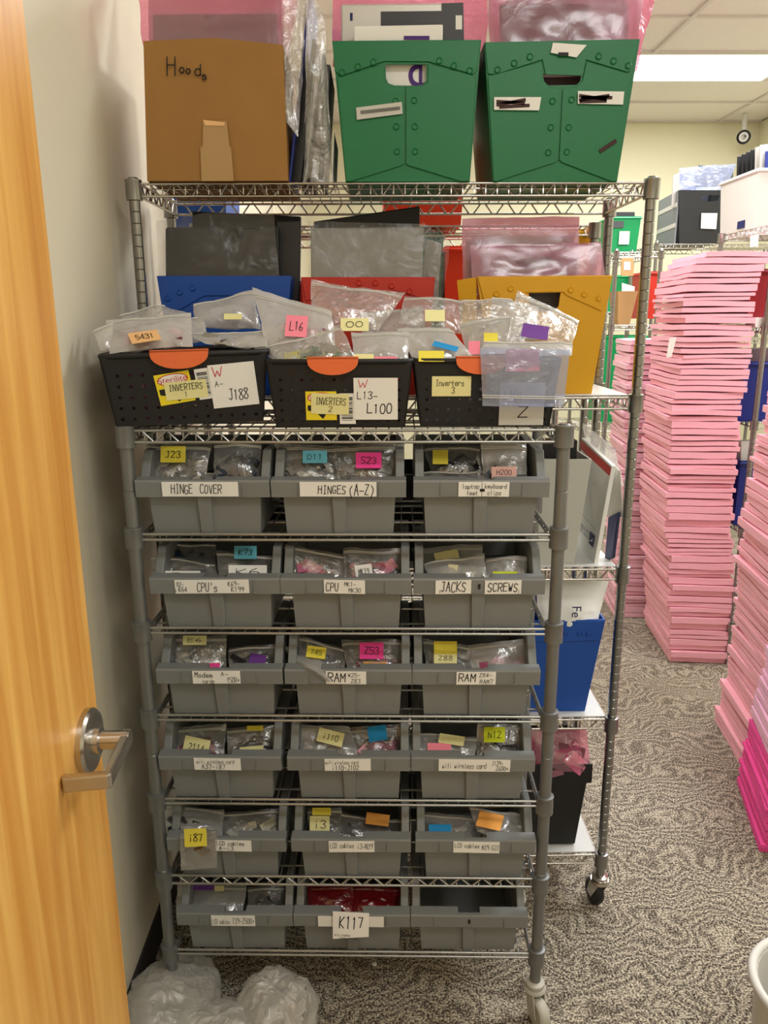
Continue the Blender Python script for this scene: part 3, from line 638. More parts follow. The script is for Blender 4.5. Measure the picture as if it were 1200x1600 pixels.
# ------------------------------------------------------------------ bags in the bins: (row, col, corner px TL TR BR BL, film, fill, n, notes, words)
Cf, Mf = 'clear_film', 'milky_film'
BAGS = [
 (0, 0, (228, 692, 332, 694, 316, 757, 234, 757), Cf, 'chips_grey', 8, [(251, 697, 290, 723, 'note_yellow', 'J23')], 'standing bag with a yellow J23 note'),
 (0, 0, (334, 690, 408, 690, 406, 745, 336, 745), Cf, 'chips_blue', 26, [], 'bag of shiny dark covers'),
 (0, 0, (320, 738, 408, 738, 408, 764, 320, 764), Mf, 'chips_white', 6, [(336, 748, 374, 755, 'note_magenta', '')], 'flat bag with a magenta strip'),
 (0, 1, (428, 692, 524, 696, 528, 757, 456, 757), Cf, 'chips_grey', 40, [(473, 704, 511, 724, 'note_blue', 'D11'), (510, 750, 528, 756, 'note_lime', '')], 'bag of small hinges with a blue D11 note'),
 (0, 1, (518, 696, 632, 692, 614, 757, 534, 757), Cf, 'chips_grey', 40, [(556, 707, 596, 732, 'note_magenta', 'S23')], 'bag of small hinges with a magenta S23 note'),
 (0, 2, (661, 697, 750, 697, 751, 745, 679, 745), Cf, 'chips_dark', 30, [(676, 703, 700, 726, 'note_yellow', '')], 'dark bag with a yellow tag'),
 (0, 2, (752, 690, 822, 694, 822, 757, 756, 757), Mf, 'chips_dark', 26, [(768, 729, 807, 748, 'note_rose', 'H200')], 'bag of black keys with rosy H200 note'),
 (0, 2, (652, 740, 756, 734, 815, 762, 658, 762), Cf, 'chips_dark', 10, [(664, 751, 695, 759, 'note_lime', ''), (701, 749, 716, 759, 'paper_white', '')], 'flat bag with lime strip and round white tag'),
 (1, 0, (252, 850, 338, 850, 338, 888, 252, 888), Cf, 'chips_blue', 30, [], 'bag of dark blue chips at the back'),
 (1, 0, (236, 868, 334, 880, 344, 906, 242, 906), Cf, 'chips_grey', 8, [(258, 892, 313, 904, 'paper_white', 'R-')], 'low bag with a white R card'),
 (1, 0, (338, 862, 430, 870, 424, 905, 345, 905), Cf, 'chips_grey', 10, [(366, 853, 401, 874, 'note_blue', 'K73'), (357, 883, 417, 904, 'paper_white', 'K6')], 'bag with a blue K73 note and a barcode card'),
 (1, 1, (440, 851, 537, 868, 539, 907, 468, 907), Cf, 'chips_pink', 14, [], 'bag of pinkish chips without a note'),
 (1, 1, (537, 857, 628, 857, 620, 907, 541, 908), Cf, 'chips_pink', 18, [(555, 882, 582, 905, 'paper_white', 'MK19', 8)], 'bag of pink chips with a white MK19 note'),
 (1, 2, (644, 856, 753, 853, 755, 905, 658, 905), Mf, 'chips_white', 20, [(679, 861, 717, 876, 'note_pale', '', 12)], 'upper bag of jacks with a pale note'),
 (1, 2, (661, 884, 756, 862, 759, 903, 677, 908), Mf, 'chips_white', 14, [], 'front slanting bag of jacks'),
 (1, 2, (759, 872, 823, 870, 823, 910, 761, 910), Mf, 'chips_white', 16, [(770, 893, 808, 910, 'note_lime', 'D814')], 'bag of screws with a lime D814 note'),
 (2, 0, (263, 993, 355, 993, 351, 1050, 267, 1050), Cf, 'chips_white', 14, [(286, 993, 323, 1008, 'note_pale', 'E6'), (307, 1036, 344, 1047, 'note_magenta', '')], 'bag with a pale E6 note and a magenta one'),
 (2, 0, (357, 1014, 440, 1006, 430, 1050, 361, 1050), Cf, 'chips_dark', 24, [(389, 1022, 415, 1045, 'note_purple', '', -10)], 'dark bag with a purple note'),
 (2, 1, (464, 993, 541, 1014, 535, 1046, 476, 1044), Cf, 'slate_plastic', 8, [(479, 1010, 509, 1029, 'note_yellow', '745', -8)], 'bag of grey modules with a yellow 745 note'),
 (2, 1, (441, 1008, 526, 1041, 515, 1068, 480, 1046), Mf, None, 0, [], 'clear bag flap drooping over the lip'),
 (2, 1, (533, 999, 643, 1001, 629, 1050, 547, 1050), Cf, 'chips_pink', 10, [(562, 1004, 599, 1030, 'note_magenta', 'Z53'), (568, 1034, 604, 1046, 'note_orange', '')], 'bag with a magenta Z53 note over an orange one'),
 (2, 2, (660, 997, 730, 1010, 742, 1051, 668, 1050), Cf, 'chips_dark', 22, [(678, 1002, 714, 1022, 'note_yellow', ''), (678, 1020, 714, 1037, 'note_pale', 'Z88')], 'dark bag with a yellow Z88 note'),
 (2, 2, (730, 1010, 827, 1000, 827, 1052, 742, 1052), Mf, 'chips_pink', 10, [(778, 1046, 796, 1052, 'note_pink', '')], 'milky bag with a scrap of pink'),
 (3, 0, (267, 1137, 353, 1130, 349, 1187, 271, 1187), Cf, 'chips_pink', 30, [(286, 1153, 327, 1184, 'note_pale', '2114', -12)], 'bag of pink cards with a tilted pale 2114 note'),
 (3, 0, (355, 1138, 430, 1132, 428, 1186, 357, 1186), Cf, 'chips_dark', 22, [(375, 1166, 412, 1183, 'note_pale', '', 5), (386, 1134, 411, 1142, 'note_yellow', '')], 'dark bag with a pale note by the lip'),
 (3, 1, (462, 1133, 545, 1135, 566, 1187, 464, 1187), Mf, 'chips_dark', 6, [(496, 1141, 537, 1163, 'note_pale', 'i110', -14)], 'milky bag with a tilted pale i110 note'),
 (3, 1, (547, 1137, 627, 1131, 623, 1187, 564, 1187), Cf, 'chips_pink', 34, [(575, 1134, 604, 1158, 'note_cyan', '', 8)], 'bag of pink cards with a blue note'),
 (3, 2, (637, 1143, 746, 1152, 740, 1191, 633, 1177), Mf, 'chips_grey', 6, [(668, 1161, 705, 1185, 'note_pink', ''), (686, 1148, 725, 1164, 'note_pale', '', -10)], 'flat bag with a pink and a pale note'),
 (3, 2, (746, 1132, 815, 1132, 815, 1184, 746, 1187), Cf, 'chips_dark', 24, [(756, 1136, 789, 1160, 'note_lime', 'N12')], 'dark bag with a neon yellow N12 note'),
 (4, 0, (255, 1256, 350, 1266, 345, 1303, 262, 1300), Mf, 'chips_dark', 12, [], 'long bag drooping from the rail'),
 (4, 0, (347, 1270, 448, 1264, 440, 1306, 347, 1306), Cf, 'chips_white', 10, [], 'bulky bag lying on the right'),
 (4, 1, (480, 1264, 534, 1262, 532, 1306, 484, 1306), Cf, 'chips_dark', 10, [(488, 1262, 517, 1274, 'note_yellow', ''), (484, 1275, 515, 1303, 'note_pale', 'i3')], 'bag with a pale i3 note on the left'),
 (4, 1, (532, 1270, 638, 1280, 630, 1314, 530, 1300), Cf, 'chips_dark', 12, [(572, 1271, 608, 1290, 'note_orange', '', -8)], 'bag with an orange note'),
 (4, 2, (662, 1269, 747, 1278, 742, 1312, 665, 1309), Cf, 'chips_white', 10, [(670, 1288, 705, 1308, 'note_cyan', '')], 'bag with a blue note'),
 (4, 2, (740, 1276, 812, 1282, 815, 1313, 745, 1313), Cf, 'chips_dark', 18, [], 'bag of black cables by the lip'),
 (4, 2, (733, 1262, 825, 1272, 821, 1306, 745, 1289), Mf, None, 0, [(747, 1269, 784, 1296, 'note_orange', '', -14)], 'milky bag with an orange note'),
 (5, 0, (276, 1383, 385, 1384, 379, 1425, 276, 1423), Mf, 'chips_white', 8, [(299, 1383, 335, 1391, 'note_purple', ''), (335, 1384, 350, 1393, 'note_pale', '')], 'silvery bag with a purple note'),
 (5, 0, (387, 1386, 444, 1383, 442, 1424, 389, 1424), Cf, 'chips_dark', 12, [], 'clear bag of dark cables'),
 (5, 1, (480, 1384, 551, 1384, 553, 1424, 482, 1423), 'red_film', 'chips_pink', 6, [], 'dark red shiny bag on the left'),
 (5, 1, (551, 1386, 626, 1386, 622, 1424, 553, 1424), 'red_film', 'chips_pink', 6, [], 'dark red shiny bag on the right')]
for i, (r_, c_, px, fm, fl, nf, notes, words) in enumerate(BAGS):
    bp, what = BINBASE[(r_, c_)]; lipz = bp.z + .128
    Yb = bp.y + .050; Yt = Yb + .05
    if 'drooping over' in words or words.startswith('flat bag') or words.startswith('long bag') or words.startswith('front slanting'): Yb -= .012; Yt -= .004
    if 'at the back' in words or words.startswith('upper') or words.startswith('dark bag with a yellow tag'): Yb += .05; Yt += .06
    if words.startswith('clear bag flap'): Yb -= .05
    P = [at(px[0], px[1], Yt), at(px[2], px[3], Yt), at(px[4], px[5], Yb), at(px[6], px[7], Yb)]
    if not words.startswith('clear bag flap') and not words.startswith('flat bag with a pink and'):
        ey = ((P[3] - P[0]) + (P[2] - P[1])).normalized()
        for k in (2, 3): P[k] = P[k] + ey * .018
    short = what.replace('grey plastic stack bin labelled ', '').replace('grey plastic stack bin of red bags with a blank label', 'blank-labelled')
    o = bag('zip_bag', P, fm, words + ', ' + short + ' bin', 'bag', 'small bags in the stack bins', thick=.03, seed=i + 1, notes=notes, fill=fl, nfill=nf, zip_v=.1, N=18, size=.016, wr=1.15)
# bag and note hanging out over two bin fronts
bp, _ = BINBASE[(4, 0)]
bag('zip_bag', [at(281, 1303, bp.y - .012), at(339, 1298, bp.y - .012), at(339, 1356, bp.y - .016), at(283, 1360, bp.y - .016)], Cf, 'thin clear bag with a yellow i87 note hanging over the lip', 'bag', 'small bags in the stack bins', thick=.006, seed=77,
    notes=[(288, 1295, 323, 1322, 'note_yellow', 'i87', 3)], fill='cardboard_dark', nfill=3, zip_v=0, N=12, size=.012, wr=.35, fill_v=(.3, .6))
bp, _ = BINBASE[(5, 1)]
nb = [at(520, 1424, bp.y - .008), at(577, 1427, bp.y - .008), at(576, 1464, bp.y - .016), at(520, 1467, bp.y - .016)]
kp = paper('paper_note', 'paper_white', nb, None, [('K117', .18, .42, .82, .84), ('min number per', .05, .12, .7, .22), ('bag please', .2, .02, .7, .1)], pen=None, seed=5)
tag(kp, 'white paper note reading K117 hanging on the bottom middle bin', 'note')
for ch in kp.children: pass

# ------------------------------------------------------------------ black baskets on top of the near rack
def circ(x, y, r, n=8): return [(x + r * math.cos(2 * math.pi * k / n + .39), y + r * math.sin(2 * math.pi * k / n + .39)) for k in range(n)]
def make_basket(label, loc, rz, H=.132, wt=.146, wb=.131, D=.30):
    e = empty('basket', (0, 0, 0), 0, label, 'basket', 'black baskets on the near rack')
    b = MB(); ux, uy, uz = V((1, 0, 0)), V((0, 0, 1)), V((0, -1, 0))
    def side(w0, w1, o, ux, uy, uz, cols):
        outer = [(-w0, 0), (w0, 0), (w1, H), (-w1, H)]; hs = []
        for j in range(5):
            for i in range(cols):
                x = (i - (cols - 1) / 2) * .0215; z = .014 + j * .0205
                if abs(x) < w0 - .012: hs.append(circ(x, z, .0034))
        b.plate(outer, hs, o, ux, uy, uz, .003)
    tilt = .012
    side(wb, wt, V((0, tilt, 0)), ux, V((0, -tilt / H, 1)), uz, 12)
    side(wb, wt, V((0, D - tilt, 0)), -ux, V((0, tilt / H, 1)), -uz, 12)
    for s in (-1, 1):
        lean = (wt - wb) / H
        b.plate([(-(D / 2 - tilt), 0), (D / 2 - tilt, 0), (D / 2, H), (-D / 2, H)], [circ((i - 5) * .0215, .014 + j * .0205, .0034) for j in range(5) for i in range(11)], V((s * wb, D / 2, 0)), V((0, s, 0)), V((s * lean, 0, 1)), V((s, 0, 0)), .003)
    b.box(-wb, wb, tilt, D - tilt, 0, .003)
    link('basket_body', b.data('basket_body', 'black_plastic'), e)
    r_ = MB(); q = .006
    ring = [(-wt, 0), (wt, 0), (wt, D), (-wt, D)]; o = []
    for i in range(4):
        p = V((*ring[i], 0)); a = V((*ring[i - 1], 0)); c = V((*ring[(i + 1) % 4], 0)); o += [p + (a - p).normalized() * .022, p + ((a - p).normalized() + (c - p).normalized()) * .006, p + (c - p).normalized() * .022]
    r_.tube([(p.x, p.y, H) for p in o], .0055, 8, True)
    link('rim', r_.data('rim', 'black_plastic', smooth=True, angle=60), e)
    return e
def handle(e, x, H=.132, w=.05, d=.026):
    m = MB(); P = [(-w, .008), (w, .008)] + [(w * math.cos(a), -d * math.sin(a)) for a in [math.pi * k / 12 for k in range(0, 13)]]
    m.hexa([(x + p, -.010, H + z) for p, z in P], [(x + p, -.003, H + z) for p, z in P])
    m.box(x - w, x + w, -.010, .012, H + .005, H + .009)
    link('handle', m.data('handle', 'orange_handle'), e)
def bslip(e, name, mat, x, z, w_, h_, rot=0, lines=(), ink='ink', y=-.001, lean=.09):
    ux = V((math.cos(R(rot)), 0, math.sin(R(rot)))); uy = V((-math.sin(R(rot)), -lean, math.cos(R(rot))))
    c = V((x, .012 - z * lean - .0015 + y, z)); P = [c + ux * a * w_ / 2 + uy * b_ * h_ / 2 for a, b_ in ((-1, 1), (1, 1), (1, -1), (-1, -1))]
    o = link(name, MB().hexa(P, [p + V((0, .0007, 0)) for p in P]).data(name, mat), e)
    BASE[o.name] = V((0, 0, 0))
    if lines:
        for k, (tx, p, q, s_, t_, ik) in enumerate(lines):
            tb = MB(); write(tb, tx, p * w_, q * h_, s_ * w_, t_ * h_, P[3] + V((0, -.0006, 0)), ux, uy, seed=k)
            link('lettering', tb.data('lettering', ik), o)
    return o, P, ux, uy
def sticker(e, x, z, w_=.062, h_=.058, rot=0):
    o, P, ux, uy = bslip(e, 'brand_sticker', 'sticker_yellow', x, z, w_, h_, rot, y=-.0008)
    c = V((x, P[0].y * .5 + P[2].y * .5 - .0006, z)); n = V((0, -.0003, 0))
    q = MB(); E_ = [(.44 * w_ * math.cos(t), .28 * h_ + .19 * h_ * math.sin(t)) for t in [2 * math.pi * k / 28 for k in range(28)]]
    def pt(a, b_, k): return V((x, .012 - z * .09 - .0023, z)) + ux * a + uy * b_ + n * k
    link('logo_ring', MB().quadv([pt(a, b_, 1) for a, b_ in E_]).data('logo_ring', 'sticker_red'), o)
    link('logo_ground', MB().quadv([pt(a * .93, .28 * h_ + (b_ - .28 * h_) * .86, 2) for a, b_ in E_]).data('logo_ground', 'paper_white'), o)
    typeset('Sterilite', .0165, pt(0, .28 * h_, 3), ux, uy, 'sticker_red', o)
    Bk_ = [(-.44, .02), (.46, .02), (.46, -.12), (.2, -.22), (.05, -.46), (-.16, -.24), (-.44, -.16)]
    link('printed_shape', MB().quadv([pt(a * w_, b_ * h_, 1) for a, b_ in Bk_]).data('printed_shape', 'ink'), o)
def barcode(e, x, z, w_, h_, rot=0):
    o, P, ux, uy = bslip(e, 'barcode_tag', 'paper_white', x, z, w_, h_, rot, y=-.0012)
    rnd = random.Random(3); m = MB(); a = .12
    while a < .88:
        t = rnd.choice((.012, .02, .035)); b0 = P[3] + V((0, -.0005, 0)) + uy * h_ * a + ux * w_ * .12
        m.quadv([b0, b0 + ux * w_ * .7, b0 + ux * w_ * .7 + uy * h_ * t, b0 + uy * h_ * t]); a += t + rnd.choice((.015, .025, .04))
    link('bars', m.data('bars', 'ink'), o)
BZ = FZ[0] + .012 + .0052
k1a, k1b = atz(196, 658, BZ), atz(404, 640, BZ)
b1 = make_basket('black perforated basket with an INVERTERS 1 note, skewed at the left end', (0, 0, 0), 0)
handle(b1, -.008); sticker(b1, -.022, .070, rot=8); barcode(b1, .03, .076, .026, .058, 6)
bslip(b1, 'sticky_note', 'note_pale', -.002, .066, .074, .034, 4, [('INVERTERS', .1, .5, .9, .85, 'ink'), ('1', .44, .12, .52, .38, 'ink')], y=-.0022)
bslip(b1, 'paper_note', 'paper_white', .082, .072, .082, .082, 4, [('W', .08, .74, .30, .95, 'ink_red'), ('A-', .10, .50, .28, .62, 'ink'), ('J188', .36, .16, .78, .40, 'ink')], y=-.003)
b2 = make_basket('black perforated basket with an INVERTERS 2 note, in the middle', (0, 0, 0), 0)
handle(b2, -.012); sticker(b2, -.038, .044); barcode(b2, .015, .038, .032, .062)
bslip(b2, 'sticky_note', 'note_pale', -.020, .048, .076, .042, -2, [('INVERTERS', .12, .46, .92, .8, 'ink'), ('2', .46, .12, .56, .36, 'ink')], y=-.0022)
bslip(b2, 'paper_note', 'paper_white', .072, .058, .088, .084, 0, [('W', .1, .78, .32, .96, 'ink_red'), ('L13-', .08, .50, .54, .66, 'ink'), ('L100', .3, .16, .86, .38, 'ink')], y=-.003)
b3 = make_basket('black perforated basket with an Inverters 3 note, at the right end', (0, 0, 0), 0)
handle(b3, -.012)
bslip(b3, 'sticky_note', 'note_pale', -.070, .082, .078, .040, 0, [('Inverters', .1, .52, .82, .84, 'ink'), ('3', .5, .14, .58, .42, 'ink')], y=-.0022)
bslip(b3, 'paper_note', 'paper_grey', .072, .046, .090, .086, 0, [('L101-', .1, .6, .6, .8, 'ink_grey'), ('Z', .42, .18, .64, .42, 'ink')], y=-.003)
for b, pa, pb in ((b1, k1a, k1b), (b2, atz(428, 664, BZ), atz(640, 668, BZ)), (b3, atz(657, 668, BZ), atz(868, 672, BZ))):
    m = (pa + pb) / 2; a = math.atan2(pb.y - pa.y, pb.x - pa.x)
    if b is b1: a = .13; m.y = 1.565; m.x += .038; m.z += .004; b.scale = (1.12, 1, 1.06); b.rotation_euler.y = R(-1.2)
    else: a = frz; m.y = 1.555
    # keep the measured column of the front's middle
    b.location = (m.x, m.y, BZ + (.007 if b is b1 else 0)); b.rotation_euler.z = a
print('baskets', [(tuple(round(c, 3) for c in b.location), round(b.rotation_euler.z, 3)) for b in (b1, b2, b3)])
for k, (b, wd) in enumerate(((b1, 'left'), (b2, 'middle'), (b3, 'right'))):
    b.rotation_mode = 'XYZ'; mw_ = Matrix.Translation(b.location) @ b.rotation_euler.to_matrix().to_4x4()
    Pq = [mw_ @ V(p) for p in ((-.12, .035, .122), (.12, .035, .122), (.108, .03, .012), (-.108, .03, .012))]
    bag('zip_bag', Pq, ['pink_film', 'milky_film', 'milky_film'][k], 'bag of parts showing through the holes of the %s basket' % wd, 'bag', 'bags inside the baskets', thick=.016, seed=170 + k, fill=['chips_pink', 'chips_pink', 'chips_white'][k], nfill=30, zip_v=0, N=14, size=.014, wr=.4, fill_v=(.1, .9))
# bags heaped over the baskets
TOP = [
 ('left-end milky bag hanging past the basket rim', (144, 517, 176, 502, 176, 548, 158, 548), 1.62, 1.585, 'milky_film', None, 0, [], .02),
 ('big milky bag lying over the left basket with an orange 5431 note', (166, 500, 298, 490, 300, 537, 172, 548), 1.66, 1.575, 'milky_film', 'chips_pink', 8, [(204, 517, 248, 536, 'note_tan', '5431', 14)], .03),
 ('folded clear flap of bag at the top left of the heap', (186, 492, 252, 476, 297, 492, 200, 512), 1.72, 1.67, 'clear_film', None, 0, [], .018),
 ('puffed clear bag at the back of the left basket with a yellow tag', (303, 478, 396, 455, 408, 515, 305, 510), 1.78, 1.72, 'milky_film', None, 0, [(350, 490, 378, 500, 'note_pale', '')], .05),
 ('flat bag with a silver edge on the right of the left basket', (290, 520, 417, 518, 418, 541, 322, 537), 1.66, 1.60, 'milky_film', 'chips_grey', 6, [], .012),
 ('tall clear bag with a pink L16 note', (395, 450, 516, 487, 528, 560, 420, 556), 1.70, 1.62, 'milky_film', 'chips_pink', 8, [(446, 493, 480, 527, 'note_pink', 'L16', -4)], .03),
 ('clear bag with a pale 00 note in front of the red tote', (487, 440, 633, 458, 588, 520, 487, 512), 1.78, 1.70, 'clear_film', None, 0, [(532, 497, 576, 518, 'note_pale', '00')], .04),
 ('bag of green circuit boards in the middle basket', (412, 540, 530, 508, 560, 568, 440, 570), 1.62, 1.575, 'clear_film', 'chips_green', 46, [], .03),
 ('bag with a yellow and a pink slip at the right of the middle basket', (549, 520, 640, 516, 637, 570, 555, 570), 1.64, 1.58, 'milky_film', None, 0, [(553, 553, 584, 567, 'note_pale', ''), (585, 557, 620, 566, 'note_pink', '')], .03),
 ('long clear bag behind the right basket with a faint yellow note', (632, 463, 722, 470, 722, 520, 622, 507), 1.80, 1.73, 'clear_film', None, 0, [(664, 484, 695, 503, 'note_pale', '')], .04),
 ('slanting white bag with a teal strip over the right basket', (620, 511, 702, 514, 748, 566, 650, 574), 1.66, 1.58, 'milky_film', 'chips_white', 10, [(654, 548, 694, 566, 'note_yellow', ''), (676, 537, 716, 546, 'note_cyan', '', -20)], .03),
 ('clear bag lying across the back of the right basket', (718, 470, 798, 466, 824, 500, 718, 508), 1.78, 1.72, 'clear_film', None, 0, [], .035),
 ('milky bag with a pink square at its left', (717, 503, 824, 496, 814, 535, 732, 556), 1.71, 1.64, 'milky_film', None, 0, [(732, 533, 750, 555, 'note_pink', ''), (756, 520, 778, 535, 'note_yellow', '')], .03),
 ('clear bag tipped to the right with a purple note', (808, 454, 905, 502, 890, 546, 794, 524), 1.70, 1.64, 'clear_film', None, 0, [(816, 507, 856, 530, 'note_purple', '', -10)], .03),
 ('low milky bag tucked between the left and the middle basket', (392, 520, 470, 505, 470, 560, 400, 556), 1.69, 1.63, 'milky_film', 'chips_grey', 6, [], .03),
 ('small milky bag fold beside the orange 5431 bag', (252, 505, 318, 494, 326, 532, 258, 538), 1.74, 1.68, 'milky_film', None, 0, [], .03),
 ('broad milky bag at the back between the pale 00 note and the right basket', (560, 490, 660, 482, 668, 540, 572, 545), 1.82, 1.74, 'milky_film', None, 0, [], .04),
 ('frosty bag standing behind the purple note', (770, 462, 842, 478, 838, 530, 762, 530), 1.80, 1.74, 'milky_film', None, 0, [], .03),
 ('thin white bag edge on the very front of the right heap', (755, 533, 893, 538, 893, 556, 752, 552), 1.60, 1.56, 'milky_film', None, 0, [], .01),
 ('bluish clear bag hanging down over the right basket front', (750, 543, 891, 546, 880, 636, 754, 634), 1.540, 1.533, 'blue_film', None, 0, [(790, 546, 843, 580, 'note_pink', '')], .012)]
for i, (words, px, Yt, Yb, fm, fl, nf, notes, th) in enumerate(TOP):
    P = [at(px[0], px[1], Yt), at(px[2], px[3], Yt), at(px[4], px[5], Yb), at(px[6], px[7], Yb)]
    if i in (1, 5, 7, 8, 10, 12, 13):
        ey = ((P[3] - P[0]) + (P[2] - P[1])).normalized()
        for k in (2, 3): P[k] = P[k] + ey * .012
    bag('zip_bag', P, fm, words, 'bag', 'bags heaped in the baskets', thick=th, seed=100 + i, notes=notes, fill=fl, nfill=nf, zip_v=(.82 if i == 19 else .1), N=22, size=.014, wr=(.35 if i == 19 else 1.0), nlift=(-.004 if i == 19 else None))

# ------------------------------------------------------------------ corrugated plastic totes
def tote(label, px, Y, depth, mat, handle_px=None, band=None, rivets=(), seam=None, group=None, cat='tote', inset=.02, thin=.004):
    TL, TR, BR, BL = [at(px[2 * k], px[2 * k + 1], Y) for k in range(4)]
    zb = min(BL.z, BR.z)
    base = V(((BL.x + BR.x) / 2, Y + depth / 2, zb)); e = empty('tote', base, 0, label, cat, group)
    uz = V((0, -1, 0)); O = V((0, Y, 0)); ux, uy = V((1, 0, 0)), V((0, 0, 1))
    f2 = lambda p: (p.x, p.z)
    def pp(seq): return [f2(at(seq[k], seq[k + 1], Y)) for k in range(0, len(seq), 2)]
    MB().plate([f2(TL), f2(TR), f2(BR), f2(BL)], [pp(handle_px)] if handle_px else [], O, ux, uy, uz, thin).build('front_panel', mat, e)
    back = V((0, depth, 0)); dn_ = V((0, -inset, 0)); i_ = V((thin, 0, 0)); y_ = V((0, thin * 1.2, 0))
    q = (BL + y_, TL + y_, TL + back, BL + back + dn_); MB().hexa(q, [p + i_ for p in q]).build('side_panel', mat, e)
    q = (BR + y_, TR + y_, TR + back, BR + back + dn_); MB().hexa(q, [p - i_ for p in q]).build('side_panel', mat, e)
    k_ = V((0, -thin, 0))
    MB().hexa([BL + back + dn_ + i_, BR + back + dn_ - i_, TR + back - i_, TL + back + i_], [p + k_ for p in (BL + back + dn_ + i_, BR + back + dn_ - i_, TR + back - i_, TL + back + i_)]).build('back_panel', mat, e)
    zz = V((0, 0, thin)); BQ = [BL + i_ + y_, BR - i_ + y_, BR + back + dn_ - i_ + k_, BL + back + dn_ + i_ + k_]
    MB().hexa(BQ, [p + zz for p in BQ]).build('bottom_panel', mat, e)
    if band:
        for k, bd in enumerate(band):
            MB().plate(pp(bd), [], V((0, Y - .0035 - .0004 * k, 0)), ux, uy, uz, .003).build('flap', mat, e, bevel=.001)
    for k in range(0, len(rivets), 2):
        c = at(rivets[k], rivets[k + 1], Y - .0045)
        MB().lathe([(.0065, -.001), (.0072, .0012), (.0058, .0026), (.0046, .0012), (.003, .001)], c, uz, 16).build('rivet', mat, e, smooth=True, angle=30)
    return e
def z2(pts, sx, sy, s): return [v / s + (sx if k % 2 == 0 else sy) for k, v in enumerate(pts)]
TY = 1.905; TB = RZ[0] + .0135 + .005
def slip(e, mat, px, Y, name='sticker', marks=(), mmat='marker_brown'):
    P = [at(px[2 * k], px[2 * k + 1], Y) for k in range(4)]
    o = MB().hexa(P, [p + V((0, .0006, 0)) for p in P]).build(name, mat, e)
    if marks:
        m = MB()
        for st in marks:
            q = [at(st[k], st[k + 1], Y - .0008) for k in range(0, len(st), 2)]; t = .0035
            ribbon(m, [(p.x, p.z) for p in q], t, V((0, Y - .0008, 0)), V((1, 0, 0)), V((0, 0, 1)))
        m.build('marker_scribble', mmat, o)
    return o
s_ = 2.3077
T1 = tote('green corrugated tote with a purple e showing in its handle hole, left of two', (519, 64, 752, 62, 734, 284, 540, 284), TY, .30, 'green_plastic',
    handle_px=z2([236, 232, 383, 232, 384, 290, 372, 305, 350, 309, 268, 308, 246, 300, 238, 282], 500, 0, s_),
    band=[(519.5, 65, 751.5, 63, 744, 112, 739, 117, 669, 97, 600, 96.5, 534, 119, 523, 112),
          (527, 122, 600, 101, 602, 130, 612, 136, 632, 136, 632, 256, 628, 259, 548, 284, 541, 283),
          (744, 120, 669, 101, 668, 130, 658, 136, 634.5, 136, 634.5, 256, 638, 259, 720, 284, 733, 283)],
    rivets=z2([80, 262, 137, 241, 193, 224, 430, 219, 483, 237, 540, 255, 273, 365, 340, 362, 275, 457, 342, 457, 278, 547, 343, 547], 500, 0, s_), group='green totes on the top shelf')
slip(T1, 'paper_grey', z2([130, 388, 295, 367, 298, 410, 133, 432], 500, 0, s_), TY - .009, marks=[z2([150, 405, 285, 390], 500, 0, s_)], mmat='ink_grey')
T2 = tote('green corrugated tote with marker-blotted stickers, right of two', (757, 66, 1000, 61, 964, 284, 770, 284), TY, .30, 'green_plastic',
    handle_px=z2([803, 266, 943, 268, 938, 292, 925, 306, 822, 308, 808, 292], 500, 0, s_),
    band=[(757.5, 67, 999.5, 62, 984, 112, 979, 113, 915, 94, 912, 113, 908, 119, 852, 117, 847, 94, 774, 117, 762, 116),
          (762, 120, 846, 97, 849, 128, 860, 137, 875, 139, 871, 250, 868, 254, 775, 284, 771, 283),
          (984, 117, 916, 97, 909, 128, 900, 137, 879, 139, 873.5, 250, 877, 254, 955, 284, 963, 283)],
    rivets=z2([640, 252, 700, 228, 757, 205, 1005, 203, 1058, 220, 1112, 237, 838, 365, 907, 360, 832, 460, 897, 460, 823, 550, 890, 548], 500, 0, s_), group='green totes on the top shelf')
slip(T2, 'paper_white', z2([840, 154, 962, 162, 925, 207, 832, 190], 500, 0, s_), TY - .009, marks=[z2([863, 195, 892, 195], 500, 0, s_)], mmat='ink')
slip(T2, 'paper_white', z2([628, 350, 798, 350, 790, 398, 628, 396], 500, 0, s_), TY - .009, marks=[z2([640, 378, 738, 360], 500, 0, s_), z2([640, 366, 735, 372], 500, 0, s_), z2([650, 386, 752, 380], 500, 0, s_)])
slip(T2, 'paper_white', z2([930, 328, 1097, 330, 1093, 377, 930, 374], 500, 0, s_), TY - .009, marks=[z2([938, 360, 1040, 345], 500, 0, s_), z2([938, 345, 1030, 358], 500, 0, s_), z2([945, 352, 1050, 352], 500, 0, s_), z2([940, 366, 1030, 364], 500, 0, s_)])
MB().quadv([at(*z2([1005, 540], 500, 0, s_), TY - .0075), at(*z2([1065, 500], 500, 0, s_), TY - .0075), at(*z2([1072, 512], 500, 0, s_), TY - .0075), at(*z2([1012, 552], 500, 0, s_), TY - .0075)]).build('scuff', 'marker_brown', T2)
